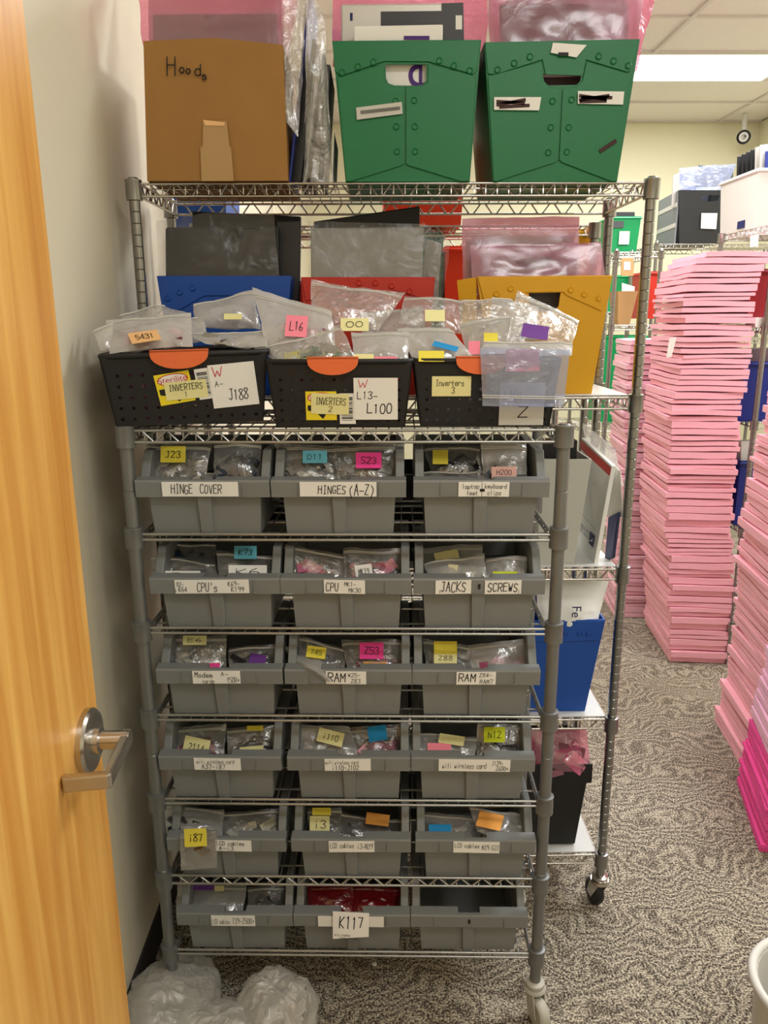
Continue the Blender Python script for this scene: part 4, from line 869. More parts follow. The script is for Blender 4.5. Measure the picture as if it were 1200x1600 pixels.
# big purple letter on a white envelope inside tote 1
def slab(name, mat, px, Y, th, label=None, cat=None, group=None, lean=0, bevel=.003, drop=.03, parent=None):
    """a flat panel with real thickness, standing at depth Y"""
    P = [at(px[0], px[1], Y + lean), at(px[2], px[3], Y + lean), at(px[4], px[5], Y), at(px[6], px[7], Y)]
    ey = ((P[3] - P[0]) + (P[2] - P[1])).normalized()
    P[2] = P[2] + ey * drop; P[3] = P[3] + ey * drop
    n = (P[1] - P[0]).cross(P[0] - P[3]).normalized(); n = n if n.y > 0 else -n
    o = MB().hexa(P, [p + n * th for p in P]).build(name, mat, parent, bevel=bevel)
    if label: tag(o, label, cat, group)
    return o
G1 = 'panels standing in the green totes'
env = slab('envelope', 'paper_white', (553, 41, 692, 38, 690, 200, 555, 200), TY + .018, .004, 'white envelope with a purple letter in the left green tote', 'envelope', None)
typeset('e', .125, at(652, 119, TY + .016), V((0, 0, 1)), V((-1, 0, 0)), 'purple_ink', env)
slip(env, 'purple_ink', (631, 56, 671, 56, 671, 62, 631, 62), TY + .0165, 'printed_band')
lp = slab('laptop_casing', 'silver_panel', (533, 6, 724, 4, 726, 150, 533, 150), TY + .05, .008, 'silver laptop lid standing in the left green tote', 'laptop part', G1, bevel=.004)
slip(lp, 'dark_plastic', (595, 18, 690, 17, 690, 40, 595, 40), TY + .0485, 'touch_panel'); slip(lp, 'dark_plastic', (690, 5, 724, 4, 725, 62, 690, 62), TY + .0482, 'dark_corner')
slip(lp, 'paper_white', (712, 24, 722, 24, 722, 46, 712, 46), TY + .0472, 'spec_sticker'); slip(lp, 'navy_ink', (547, 20, 551, 20, 551, 32, 547, 32), TY + .0485, 'small_badge')
bag('antistatic_bag', [at(521, -20, TY + .16), at(762, -20, TY + .16), at(757, 110, TY + .09), at(521, 110, TY + .09)], 'pink_film', 'pink antistatic bag rising behind the silver laptop lid', 'bag', 'pink bags in the top totes', thick=.05, seed=201, zip_v=0, N=24)
mp_ = slab('laptop_casing', 'mauve_panel', (780, 5, 984, 4, 982, 160, 784, 160), TY + .05, .012, 'dark laptop lid wrapped in pink film in the right green tote', 'laptop part', G1, bevel=.006)
slab('laptop_casing', 'mauve_panel', (790, -30, 980, -34, 980, 100, 790, 100), TY + .12, .012, 'second dark laptop lid at the back of the right green tote', 'laptop part', G1, bevel=.006)
bag('antistatic_bag', [at(762, -25, TY + .05), at(1006, -25, TY + .05), at(990, 120, TY + .035), at(768, 120, TY + .035)], 'dusty_pink_film', 'pink antistatic bag around the dark lid in the right green tote', 'bag', 'pink bags in the top totes', thick=.03, seed=202, zip_v=0, N=24, wr=.5)
bag('antistatic_bag', [at(770, -40, TY + .17), at(1030, -40, TY + .17), at(995, 110, TY + .11), at(775, 110, TY + .11)], 'pink_film', 'bright pink antistatic bag behind, in the right green tote', 'bag', 'pink bags in the top totes', thick=.05, seed=203, zip_v=0, N=24)

# cardboard box
BY = 1.90
bt = [at(224, 64, BY), at(336, 59, BY), at(442, 70, BY)]; bb = [at(230, 284, BY), at(450, 285, BY)]
zb = TB
cb = empty('cardboard_box', V((-.37, BY + .15, zb)), 0, 'brown cardboard box with Hoods written on it, on the top shelf', 'box')
MB().plate([(bt[0].x, bt[0].z), (bt[1].x, bt[1].z), (bt[2].x, bt[2].z), (bb[1].x, zb), (bb[0].x, zb)], [], V((0, BY, 0)), V((1, 0, 0)), V((0, 0, 1)), V((0, -1, 0)), .005).build('front_wall', 'cardboard', cb)
bx = MB(); D_ = .30
for a, b, sg in ((bt[0], bb[0], 1), (bt[2], bb[1], -1)):
    q = [V((b.x, BY + .006, zb)), V((a.x, BY + .006, a.z)), V((a.x, BY + D_, a.z)), V((b.x, BY + D_, zb))]; bx.hexa(q, [p + V((sg * .005, 0, 0)) for p in q])
bx.hexa([V((bb[0].x + .006, BY + D_ - .005, zb)), V((bb[1].x - .006, BY + D_ - .005, zb)), V((bt[2].x - .006, BY + D_ - .005, bt[2].z)), V((bt[0].x + .006, BY + D_ - .005, bt[0].z))], [V((bb[0].x + .006, BY + D_, zb)), V((bb[1].x - .006, BY + D_, zb)), V((bt[2].x - .006, BY + D_, bt[2].z)), V((bt[0].x + .006, BY + D_, bt[0].z))])
bx.box(bb[0].x + .006, bb[1].x - .006, BY + .006, BY + D_ - .006, zb, zb + .005); bx.build('box_walls', 'cardboard', cb)
sc = lambda x, y: (x / 2.857 + 200, y / 2.857)
tb = MB(); o_ = V((0, BY - .0056, 0))
def wr2(tx, l, t, r, b_):
    p, q = at(*sc(l, b_), BY), at(*sc(r, t), BY); write(tb, tx, p.x, p.z, q.x, q.z, o_, V((1, 0, 0)), V((0, 0, 1)), t=.0013)
wr2('H', 178, 258, 210, 338); wr2('oo', 232, 292, 282, 330); wr2('d', 300, 290, 325, 338); wr2('s', 333, 322, 350, 358)
tb.build('lettering', 'ink', cb)
def boxq(name, mat, pts, Y): 
    P = [at(*sc(*p), Y) for p in pts]; MB().hexa(P, [p + V((0, .0005, 0)) for p in P]).build(name, mat, cb)
boxq('packing_tape', 'packing_tape', [(335, 540), (440, 540), (470, 808), (330, 808)], BY - .0058)
boxq('packing_tape', 'packing_tape', [(322, 655), (460, 655), (472, 808), (328, 808)], BY - .0066)
boxq('tape_tab', 'note_tan', [(335, 535), (432, 546), (430, 562), (345, 560)], BY - .0072)
slab('laptop_casing', 'slate_plastic', (238, 22, 433, 20, 438, 150, 240, 150), BY + .03, .010, 'slate grey laptop lid standing in the cardboard box', 'laptop part', None)
bag('antistatic_bag', [at(232, -30, BY + .03), at(440, -30, BY + .03), at(440, 90, BY + .018), at(232, 90, BY + .018)], 'dusty_pink_film', 'rosy clear bag over the slate grey lid in the cardboard box', 'bag', 'bags in the cardboard box', thick=.008, seed=210, zip_v=0, N=22, wr=.3)
bag('antistatic_bag', [at(214, -30, BY + .18), at(470, -40, BY + .18), at(446, 110, BY + .10), at(226, 90, BY + .10)], 'pink_film', 'bright pink antistatic bag at the back of the cardboard box', 'bag', 'bags in the cardboard box', thick=.06, seed=211, zip_v=0, N=24)
# upright panels leaning between the box and the tote
G2 = 'panels leaning beside the cardboard box'
def upright(label, mat, pb, pt, Y, th, dep, name='laptop_casing'):
    a, b = at(*pb, Y), at(*pt, Y); a = a + (b - a) * max(0, (TB - a.z) / (b.z - a.z)); t = (b - a).normalized(); n = V((t.z, 0, -t.x))
    P = [a, a + n * th, b + n * th, b]; o = MB().hexa(P, [p + V((0, dep, 0)) for p in P]).build(name, mat, bevel=.002); tag(o, label, 'laptop part', G2); return o
upright('blue edged panel leaning beside the cardboard box', 'blue_panel', (450, 284), (483, -20), 1.93, .006, .2)
upright('black panel leaning next to the blue one, nearest the box', 'black_plastic', (463, 284), (488, 60), 1.915, .010, .22)
upright('thin silver panel among the black leaning ones', 'silver_panel', (475, 284), (497, 86), 1.925, .003, .22)
upright('tall black panel leaning among the leaning panels', 'black_plastic', (480, 284), (503, 84), 1.92, .007, .22)
upright('dark grey panel leaning next to the green tote', 'slate_plastic', (497, 284), (508, 100), 1.93, .012, .2)
upright('thin white sheet standing against the green tote', 'paper_white', (518, 284), (521, 205), 1.93, .002, .2, 'paper_sheet')
bag('clear_bag', [at(482, -20, 1.92), at(505, 20, 1.92), at(520, 280, 1.905), at(474, 284, 1.905)], 'clear_film', 'long clear bag hanging down over the leaning panels', 'bag', 'bags beside the cardboard box', thick=.03, seed=220, zip_v=0, N=24)
bag('clear_bag', [at(444, -25, 1.94), at(480, -20, 1.94), at(466, 214, 1.90), at(432, 170, 1.90)], 'clear_film', 'clear bag corner curling round the side of the cardboard box', 'bag', 'bags beside the cardboard box', thick=.02, seed=221, zip_v=0, N=20)

# ------------------------------------------------------------------ second shelf of the tall rack
SY = 1.945
tote('blue corrugated tote on the second shelf, full of black bagged panels', (245, 431, 455, 431, 438, 617, 283, 617), SY, .25, 'blue_plastic', band=[(245.5, 432, 454.5, 432, 452, 472, 400, 462, 320, 462, 258, 498, 255, 490)], rivets=(262, 466, 281, 457, 301, 450), group='totes on the second shelf')
tote('red corrugated tote on the second shelf, between the blue and the yellow', (470, 433, 680, 433, 664, 617, 486, 617), SY, .25, 'red_plastic', band=[(470.5, 434, 679.5, 434, 675, 470, 620, 455, 540, 455, 478, 470)], rivets=(494, 452, 561, 442, 587, 442, 612, 447, 640, 455), group='totes on the second shelf')
yt = tote('yellow corrugated tote on the second shelf, at the right', (745, 432, 957, 430, 924, 617, 772, 617), SY, .25, 'yellow_plastic', handle_px=(826, 458, 876, 457, 873, 478, 866, 487, 836, 486, 828, 476),
    band=[(746, 433, 956, 431, 940, 486, 884, 461, 880, 456, 822, 457, 818, 461, 760, 484)], rivets=(776, 459, 798, 451, 892, 453, 913, 460, 936, 466), group='totes on the second shelf')
q = [at(714, 438, SY + .01), at(744, 433, SY), at(745, 520, SY), at(722, 520, SY + .01)]
MB().hexa(q, [p + V((.001, .004, 0)) for p in q]).build('side_flap', 'yellow_plastic', yt)
G3 = 'laptop parts standing in the second shelf totes'
slab('laptop_casing', 'black_plastic', (258, 355, 436, 353, 437, 470, 258, 470), SY + .035, .012, 'black laptop lid in a clear bag in the blue tote', 'laptop part', G3, lean=0, bevel=.005)
bag('clear_bag', [at(243, 345, SY + .03), at(425, 318, SY + .035), at(440, 470, SY + .012), at(250, 470, SY + .012)], 'wrap_film', 'clear bag round the black lid in the blue tote', 'bag', 'bags on the second shelf', thick=.02, seed=230, zip_v=0, N=24, wr=.5)
slab('laptop_casing', 'dark_plastic', (432, 345, 470, 345, 468, 470, 430, 470), SY + .08, .02, 'black bagged casing at the right end of the blue tote', 'laptop part', G3)
slab('laptop_casing', 'black_plastic', (300, 330, 470, 338, 466, 470, 300, 470), SY + .15, .02, 'black casing at the back of the blue tote', 'laptop part', G3)
slab('laptop_casing', 'grey_panel', (485, 356, 662, 354, 660, 470, 486, 470), SY + .035, .012, 'light grey laptop lid standing in the red tote', 'laptop part', G3, lean=.01, bevel=.005)
bag('clear_bag', [at(480, 345, SY + .035), at(664, 350, SY + .035), at(664, 470, SY + .015), at(484, 470, SY + .015)], 'wrap_film', 'clear bag round the light grey lid in the red tote', 'bag', 'bags on the second shelf', thick=.016, seed=231, zip_v=0, N=20, wr=.4)
slab('laptop_casing', 'black_plastic', (490, 346, 656, 322, 656, 400, 490, 400), SY + .10, .02, 'black casing slanting behind the light grey lid', 'laptop part', G3)
slab('laptop_casing', 'grey_panel', (664, 372, 690, 380, 684, 470, 662, 470), SY + .06, .02, 'grey casing in a clear bag at the right end of the red tote', 'laptop part', G3)
bag('clear_bag', [at(660, 345, SY + .06), at(704, 378, SY + .06), at(692, 470, SY + .03), at(662, 470, SY + .03)], 'wrap_film', 'crumpled clear bag at the right end of the red tote', 'bag', 'bags on the second shelf', thick=.03, seed=232, zip_v=0, N=16)
slab('laptop_casing', 'mauve_panel', (728, 372, 896, 368, 896, 470, 730, 470), SY + .10, .015, 'dark lid at the back of the yellow tote', 'laptop part', G3, bevel=.006)
slab('laptop_casing', 'slate_plastic', (752, 402, 905, 400, 905, 470, 752, 470), SY + .04, .012, 'slate lid at the front of the yellow tote', 'laptop part', G3, bevel=.005)
bag('antistatic_bag', [at(722, 342, SY + .095), at(905, 338, SY + .095), at(903, 460, SY + .08), at(724, 460, SY + .08)], 'dusty_pink_film', 'pink antistatic bag standing at the back of the yellow tote', 'bag', 'bags on the second shelf', thick=.012, seed=233, zip_v=0, N=22, wr=.4)
bag('antistatic_bag', [at(735, 384, SY + .035), at(938, 378, SY + .035), at(946, 452, SY + .018), at(738, 460, SY + .018)], 'dusty_pink_film', 'pale pink antistatic bag slumped at the front of the yellow tote', 'bag', 'bags on the second shelf', thick=.02, seed=234, zip_v=0, N=22, wr=.6)

# ------------------------------------------------------------------ lower shelves of the tall rack
tote('white corrugated tote on the third shelf, behind the rack post', (742, 716, 925, 718, 897, 880, 764, 880), 1.945, .24, 'corrugated_white', group='totes on the lower shelves')
slab('hard_drive_box', 'black_plastic', (845, 690, 903, 688, 900, 730, 845, 730), 2.0, .06, 'black box sticking up out of the white tote', 'box', None, drop=.05)
def leaf(name, mat, px, Ys, th, label, cat, group=None):
    P = [at(px[2 * k], px[2 * k + 1], Ys[k]) for k in range(4)]; n = (P[1] - P[0]).cross(P[0] - P[3]).normalized(); n = -n if n.dot(EYE - P[0]) > 0 else n
    o = MB().hexa(P, [p + n * th for p in P]).build(name, mat, bevel=.002); tag(o, label, cat, group); BASE[o.name] = o.location.copy(); return o, P, -n
ev, P, nn = leaf('mailing_envelope', 'paper_white', (908, 684, 956, 728, 928, 882, 902, 852), (2.12, 1.94, 1.94, 2.12), .012, 'white mailing envelope with a red strip and a navy eagle logo on the third shelf', 'envelope', 'envelopes on the third shelf')
def on(u, v, k=.001): return (P[0] * (1 - u) + P[1] * u) * (1 - v) + (P[3] * (1 - u) + P[2] * u) * v + nn * k
def patch(name, mat, u0, v0, u1, v1, k=.001): MB().quadv([on(u0, v0, k), on(u1, v0, k), on(u1, v1, k), on(u0, v1, k)]).build(name, mat, ev)
patch('red_strip', 'red_strip', .0, .02, 1.0, .10)
patch('logo_ground', 'navy_ink', .62, .74, .84, .86)
MB().quadv([on(.64, .84, .0016), on(.82, .765, .0016), on(.76, .80, .0016), on(.82, .80, .0016)]).build('logo_bird', 'paper_white', ev)
ux = (on(.6, .8) - on(.1, .8)).normalized(); uy = (on(.3, .7) - on(.3, .8)).normalized()
typeset('UNITED STATES', .0145, on(.33, .775, .0016), ux, uy, 'navy_ink', ev); typeset('POSTAL SERVICE', .0130, on(.33, .82, .0016), ux, uy, 'navy_ink', ev)
MB().quadv([on(.15, .66, .0014), on(.85, .68, .0014), on(.85, .684, .0014), on(.15, .664, .0014)]).build('printed_line', 'ink_grey', ev)
leaf('mailing_envelope', 'paper_grey', (948, 716, 966, 735, 972, 808, 944, 806), (2.02, 1.955, 1.96, 2.0), .006, 'grey printed sheet behind the white envelope, next to the post', 'envelope', 'envelopes on the third shelf')
leaf('folder', 'navy_panel', (950, 808, 966, 800, 957, 872, 944, 878), (1.99, 1.955, 1.955, 1.99), .010, 'navy folder standing between the envelope and the post', 'folder', 'envelopes on the third shelf')
bag('clear_bag', [at(908, 662, 2.13), at(964, 700, 2.0), at(974, 760, 1.99), at(912, 690, 2.12)], 'clear_film', 'clear bag flapping over the top of the white envelope', 'bag', None, thick=.02, seed=240, zip_v=0, N=18)
tote('blue corrugated tote on the fourth shelf with white wrapping inside', (772, 972, 946, 968, 913, 1114, 792, 1114), 1.945, .22, 'blue_plastic', band=[(772.5, 973, 945, 969, 936, 1000, 772, 1004)], rivets=(884, 990, 906, 990, 920, 991), group='totes on the lower shelves')
wrp = bag('paper_wrap', [at(838, 906, 2.0), at(950, 908, 2.0), at(930, 990, 1.955), at(842, 990, 1.955)], 'paper_white', 'crumpled white shipping wrap with Fe printed, in the blue tote', 'wrapping', None, thick=.05, seed=241, zip_v=0, N=20, wr=.7)
BASE[wrp.name] = wrp.location.copy()
typeset('Fe', .036, at(900, 956, 1.925), V((0, 0, -1)), V((1, 0, 0)), 'navy_ink', wrp)
tote('black tote on the bottom shelf with a flared rim and a pink bag', (800, 1196, 922, 1194, 898, 1318, 812, 1318), 1.945, .22, 'black_plastic', band=[(799, 1196, 926, 1193, 924, 1222, 799, 1224)], group='totes on the lower shelves')
bag('antistatic_bag', [at(828, 1136, 1.99), at(918, 1140, 1.99), at(922, 1206, 1.955), at(826, 1206, 1.955)], 'pink_film', 'deep pink antistatic bag in the black tote on the bottom shelf', 'bag', None, thick=.05, seed=242, zip_v=0, N=18, fill='chips_pink', nfill=14, size=.03)
for i, (z, wds) in enumerate(((RZ[2], 'third'), (RZ[3], 'fourth'), (RZ[4], 'bottom'))):  # added dark totes, mostly hidden, to darken the gaps between the stack bins
    for j, (xa, xb) in enumerate(((-.50, -.16), (-.12, .20))):
        e = empty('tote', V(((xa + xb) / 2, 2.05, z + .021)), 0, 'added dark tote that darkens the gaps behind the bins, %s shelf %s' % (wds, ('left', 'middle')[j]), 'tote', 'added dark totes for the gaps behind the bins')
        zb = z + .021; t = .004; yb0, yb1, h = 1.95, 2.17, .24
        m = MB(); A0 = [(xa + .02, yb0 + .02, zb), (xb - .02, yb0 + .02, zb), (xb - .02, yb1 - .02, zb), (xa + .02, yb1 - .02, zb)]; A1 = [(xa, yb0, zb + h), (xb, yb0, zb + h), (xb, yb1, zb + h), (xa, yb1, zb + h)]
        Bi = [(xa + t, yb0 + t, zb + h), (xb - t, yb0 + t, zb + h), (xb - t, yb1 - t, zb + h), (xa + t, yb1 - t, zb + h)]; B0 = [(xa + .02 + t, yb0 + .02 + t, zb + t), (xb - .02 - t, yb0 + .02 + t, zb + t), (xb - .02 - t, yb1 - .02 - t, zb + t), (xa + .02 + t, yb1 - .02 - t, zb + t)]
        m.v = [V(p) for p in A0 + A1 + Bi + B0]; m.f = [(3, 2, 1, 0), (12, 13, 14, 15)]
        for a in (0, 4, 8):
            for k in range(4): l = (k + 1) % 4; m.f.append((a + k, a + l, a + 4 + l, a + 4 + k))
        m.build('tote_body', 'black_plastic' if (i + j) % 2 else 'dark_plastic', e)
        MB().box(xa - .004, xb + .004, yb0 - .005, yb0 - .001, zb + h - .03, zb + h).build('rim', 'black_plastic', e)

# ------------------------------------------------------------------ pink foam sheets, every sheet a thing of its own
def foam_mesh(w_, d_, t_, seed):
    m = MB(); N = 7; n1 = N + 1
    def S(i, j, k):
        x, y = (i / N - .5) * w_, (j / N - .5) * d_; e = .0025 if i in (0, N) or j in (0, N) else 0
        return V((x, y, (t_ - e if k else e) + noise.noise(V((x * 5, y * 5, seed * 3.3))) * .006))
    for k in (0, 1):
        for j in range(n1):
            for i in range(n1): m.v.append(S(i, j, k))
    K = n1 * n1
    for j in range(N):
        for i in range(N): a = j * n1 + i; m.f.append((a, a + n1, a + n1 + 1, a + 1)); m.f.append((K + a, K + a + 1, K + a + n1 + 1, K + a + n1))
    for i in range(N):
        for a, b in ((i, i + 1), (N * n1 + i, N * n1 + i + 1), (i * n1, (i + 1) * n1), (i * n1 + N, (i + 1) * n1 + N)): m.f.append((a, b, K + b, K + a))
    return m
def foam_stack(path, w_, d_, rz, t_, z1, mat, label, toplabel, group, jit=.006, ang=.02, z0=0., w2=None):
    """sheets piled from the floor; path gives the stack's centre at a height"""
    vs = [foam_mesh(w_ * random.uniform(.985, 1.015), d_ * random.uniform(.98, 1.02), t_ * f, k).data('foam_sheet', mat) for k, f in enumerate((.8, .95, 1.0, 1.12, 1.3, .7))]
    fs = (.8, .95, 1.0, 1.12, 1.3, .7); z = z0; o = None
    while z < z1:
        k = random.randrange(6); c = path(z)
        o = link('foam_sheet', vs[k], None, (c.x + random.gauss(0, jit), c.y + random.gauss(0, jit), z), (random.gauss(0, .003), random.gauss(0, .003), rz + random.gauss(0, ang)))
        tag(o, label, 'foam sheet', group); z += t_ * fs[k] + .0004
    o['label'] = toplabel
    return z
# tall middle stack: measured near-left corner at several heights
c0 = atz(1044, 1037, 0); FY = c0.y
prof = [(1037, 1044), (1000, 1046), (920, 1045), (817, 1037), (740, 1044), (655, 1047), (602, 1056), (560, 1060), (466, 1066), (425, 1080), (391, 1104), (340, 1110)]
pts = [at(x, y, FY) for y, x in prof]
def mid(z):
    for a, b in zip(pts[:-1], pts[1:]):
        if a.z <= z <= b.z or b is pts[-1]:
            t = (z - a.z) / (b.z - a.z); x = a.x + (b.x - a.x) * max(0, min(1.2, t)); break
    return V((x + .155 + .03, FY + .25, z))
ztop = at(1107, 391, FY).z
foam_stack(mid, .31, .50, R(-5), .0265, ztop - .02, 'foam_pink', 'pink foam sheet in the tall middle stack', 'topmost pink foam sheet of the tall middle stack', 'foam sheets in the tall middle stack', jit=.005, ang=.018)
tp = [at(1045, 529, FY - .02), at(1055, 528, FY - .02), at(1050, 557, FY - .02), at(1041, 558, FY - .02)]
# paper tag stuck to the left face
dx = V((-.012, .10, 0)); q0 = at(1050, 529, FY + .04)
pc = [V((mid(q0.z).x - .175, FY + .02, q0.z)), V((mid(q0.z).x - .172, FY - .012, q0.z + .0)), V((mid(q0.z).x - .19, FY - .012, q0.z - .10)), V((mid(q0.z).x - .193, FY + .02, q0.z - .10))]
q = [at(1046, 528, FY - .012), at(1057, 527, FY - .015), at(1049, 558, FY - .012), at(1041, 559, FY - .009)]
tag(MB().hexa(q, [p + V((.001, .001, 0)) for p in q]).build('paper_tag', 'paper_white'), 'small white paper tag on the tall middle foam stack', 'tag')
# shorter stack behind it to the left
c2 = atz(966, 966, 0); s2 = lambda z: V((c2.x + .16 - .015 * z, c2.y + .2, z))
foam_stack(s2, .32, .40, R(-6), .029, at(1000, 532, c2.y).z - .02, 'foam_pale', 'pale pink foam sheet in the shorter stack behind the rack post', 'topmost pale foam sheet of the shorter stack behind the rack post', 'foam sheets in the shorter stack')
# right-hand stacks
a3, b3_ = atz(1115, 1124, 0), atz(1150, 1186, 0); d3 = (b3_ - a3); d3.z = 0; d3.normalize(); n3 = V((-d3.y, d3.x, 0)); n3 = n3 if n3.x > 0 else -n3
rz3 = math.atan2(d3.y, d3.x) + math.pi / 2
s3 = lambda z: a3 + d3 * .26 + n3 * (.17 + .02 * math.sin(z * 5) + .045 * z) + V((0, 0, z))
foam_stack(s3, .34, .52, rz3, .027, 1.44, 'foam_pink', 'pink foam sheet in the stack at the right edge', 'topmost pink foam sheet of the stack at the right edge', 'foam sheets in the right edge stack', jit=.006, ang=.025)
a4, b4 = atz(1148, 1224, 0), atz(1187, 1334, 0); d4 = (b4 - a4); L4 = d4.length; d4.normalize(); n4 = V((-d4.y, d4.x, 0)); n4 = n4 if n4.x > 0 else -n4
rz4 = math.atan2(d4.y, d4.x) + math.pi / 2
s4 = lambda z: a4 + d4 * (L4 / 2) + n4 * (.17 + .10 * z) + V((0, 0, z))
z4 = foam_stack(s4, .34, L4, rz4, .02, .26, 'foam_magenta', 'magenta foam sheet low in the front right stack', 'magenta foam sheet just under the lavender ones', 'magenta foam sheets', jit=.004, ang=.02)
foam_stack(s4, .34, L4, rz4, .03, .62, 'foam_lavender', 'lavender pink foam sheet on the magenta ones at the right edge', 'topmost lavender pink foam sheet over the magenta ones', 'lavender foam sheets', jit=.005, ang=.02, z0=z4)

# ------------------------------------------------------------------ back racks and what they carry
def simple_bin(name, label, cat, c, w_, d_, h_, mat, taper=.9, rz=0, group=None, rim=True):
    e = empty(name, c, rz, label, cat, group); t = .004
    def ring(k, z, i=0): return [(-w_ / 2 * k + i, -d_ / 2 * k + i, z), (w_ / 2 * k - i, -d_ / 2 * k + i, z), (w_ / 2 * k - i, d_ / 2 * k - i, z), (-w_ / 2 * k + i, d_ / 2 * k - i, z)]
    m = MB(); m.v = [V(p) for p in ring(taper, 0) + ring(1, h_) + ring(1, h_, t) + ring(taper, t, t)]; m.f = [(3, 2, 1, 0), (12, 13, 14, 15)]
    for a in (0, 4, 8):
        for k in range(4): l = (k + 1) % 4; m.f.append((a + k, a + l, a + 4 + l, a + 4 + k))
    link('tote_body', m.data('tote_body', mat), e)
    if rim:
        r_ = MB(); q = ring(1, h_ - .012, -.004)
        for i in range(4):
            a, b = V(q[i]), V(q[(i + 1) % 4]); r_.tube([a, b], .006, 6)
        link('rim', r_.data('rim', mat), e)
    return e
def on_front(e, name, mat, c, w_, d_, x, z, a, b, rz=0):
    m = MB().box(x - a / 2, x + a / 2, -d_ / 2 - .004, -d_ / 2 - .0025, z - b / 2, z + b / 2); return link(name, m.data(name, mat), e)
ch = dict(mpost='chrome_post', mwire='chrome', step=.05)
def brack(label, base, rz, W, D, hs, top): return rack('wire_rack', label, base, rz, W, D, hs, top, .0125, truss=[True] * len(hs), gap=[.027] * len(hs), pitch=.075, z0=.0, group='wire racks at the back', **ch)
# rack back to back with the tall one
brack('chrome wire rack back to back with the tall rack', ((RX0 + RX1) / 2 + .02, 2.45, 0), 0, 1.194, .40, [1.93, 1.47, 1.03, .6, .16], 1.95)
def stand(px0, px1, Y): return at((px0 + px1) / 2, 500, Y).x, abs(at(px1, 500, Y).x - at(px0, 500, Y).x)
x, w_ = stand(694, 736, 2.52); simple_bin('tote', 'orange red bin seen between the red and the yellow tote', 'tote', V((x, 2.64, 1.491)), w_, .24, at(715, 384, 2.52).z - 1.491, 'orange_red', group='totes on the back to back rack')
x, w_ = stand(860, 926, 2.52); simple_bin('tote', 'amber bin peeking over the yellow tote at the right', 'tote', V((x, 2.64, 1.491)), w_, .24, at(900, 358, 2.52).z - 1.491, 'yellow_plastic', group='totes on the back to back rack')
x, w_ = stand(640, 692, 2.52); simple_bin('tote', 'small dark green bin beside the orange red one', 'tote', V((x, 2.64, 1.491)), w_, .2, at(675, 362, 2.52).z - 1.491, 'green_plastic', group='totes on the back to back rack')
for k, (px, mat) in enumerate(((560, 'blue_plastic'), (430, 'red_plastic'))):
    x, w_ = stand(px - 60, px + 60, 2.5); simple_bin('tote', ['blue bin on the back to back rack behind the black panels', 'red bin on the back to back rack behind the blue tote'][k], 'tote', V((x, 2.64, 1.491)), .28, .26, .3, mat, group='totes on the back to back rack')
for k, (px, mat, wds) in enumerate(((300, 'blue_plastic', 'blue bin on top of the back to back rack, left'), (660, 'orange_red', 'orange bin on top of the back to back rack, middle'))):
    x, w_ = stand(px - 60, px + 60, 2.5); simple_bin('tote', wds, 'tote', V((x, 2.64, 1.951)), .26, .26, .22, mat, group='totes on the back to back rack')
# far rack in the middle distance (green bins, paper bag)
DY = 4.8; zt = at(963, 398, DY).z; xD = at(963, 398, DY).x; xD2 = at(1034, 390, DY).x
S1 = at(975, 512, DY).z
brack('chrome wire rack in the far middle with green bins and a paper bag', ((xD + xD2) / 2, DY, 0), 0, xD2 - xD, .9, [zt, S1, .9, .4], zt + .03)
def px_bin(label, px0, px1, ptop, pbot, Y, dep, mat, cat='tote', name='tote', taper=.9, rim=True, group='bins on the far racks'):
    xa, xb = at(px0, (ptop + pbot) / 2, Y).x, at(px1, (ptop + pbot) / 2, Y).x; zt_, zb_ = at(px0, ptop, Y).z, at(px0, pbot, Y).z
    return simple_bin(name, label, cat, V(((xa + xb) / 2, Y + dep / 2, zb_)), xb - xa, dep, zt_ - zb_, mat, taper, 0, group, rim), xb - xa, zt_ - zb_
# long rack behind, on the left of it
e2x = at(955, 400, 5.85).x
brack('chrome wire rack with bright green totes, far behind the tall rack', (e2x - .40, 5.85, 0), 0, 1.1, .42, [at(975, 399, 5.85).z, at(960, 491, 5.85).z, at(960, 660, 5.95).z - .02, .35], at(975, 396, 5.85).z + .02)
e, w_, h_ = px_bin('bright green tote with a white sticker, on top of the far rack', 953, 1000, 338, 396, 5.9, .34, 'green_bright', taper=.88)
on_front(e, 'sticker', 'paper_white', None, w_, .34, -.005, h_ * .42, .075, .09); on_front(e, 'handle_hole', 'slate_plastic', None, w_, .34, -.06, h_ * .78, .09, .045)
slab('laptop_casing', 'dark_plastic', (962, 331, 992, 331, 992, 345, 962, 345), 6.0, .02, 'dark part sticking out of the bright green tote', 'laptop part', None)
px_bin('bright green tote on the middle shelf of the far rack', 946, 992, 430, 489, 5.9, .34, 'green_bright', taper=.88)
px_bin('bright green tote low on the far rack, half hidden by foam', 930, 1010, 525, 660, 5.95, .34, 'green_bright', taper=.88)
q = [at(971, 403, DY - .03), at(990, 403, DY - .03), at(990, 431, DY - .03), at(971, 431, DY - .03)]
tg = MB().hexa(q, [p + V((0, .01, 0)) for p in q]).build('cardboard_tag', 'brown_paper'); tag(tg, 'brown cardboard tag hanging from the far rack', 'tag')
q = [at(975, 409, DY - .032), at(985, 409, DY - .032), at(985, 422, DY - .032), at(975, 422, DY - .032)]; MB().hexa(q, [p + V((0, .001, 0)) for p in q]).build('label', 'paper_white', tg)
e, w_, h_ = px_bin('brown paper sack with white paper in it on the far rack', 964, 995, 455, 508, DY + .1, .2, 'brown_paper', 'sack', 'paper_sack', taper=.6, rim=False, group=None)
slab('paper_sheet', 'paper_white', (972, 442, 992, 448, 990, 470, 972, 470), DY + .18, .01, 'white paper sticking out of the brown sack', 'paper', None)
px_bin('red bin on the far rack beside the tall foam stack', 1010, 1037, 424, 498, DY + .2, .3, 'red_plastic')
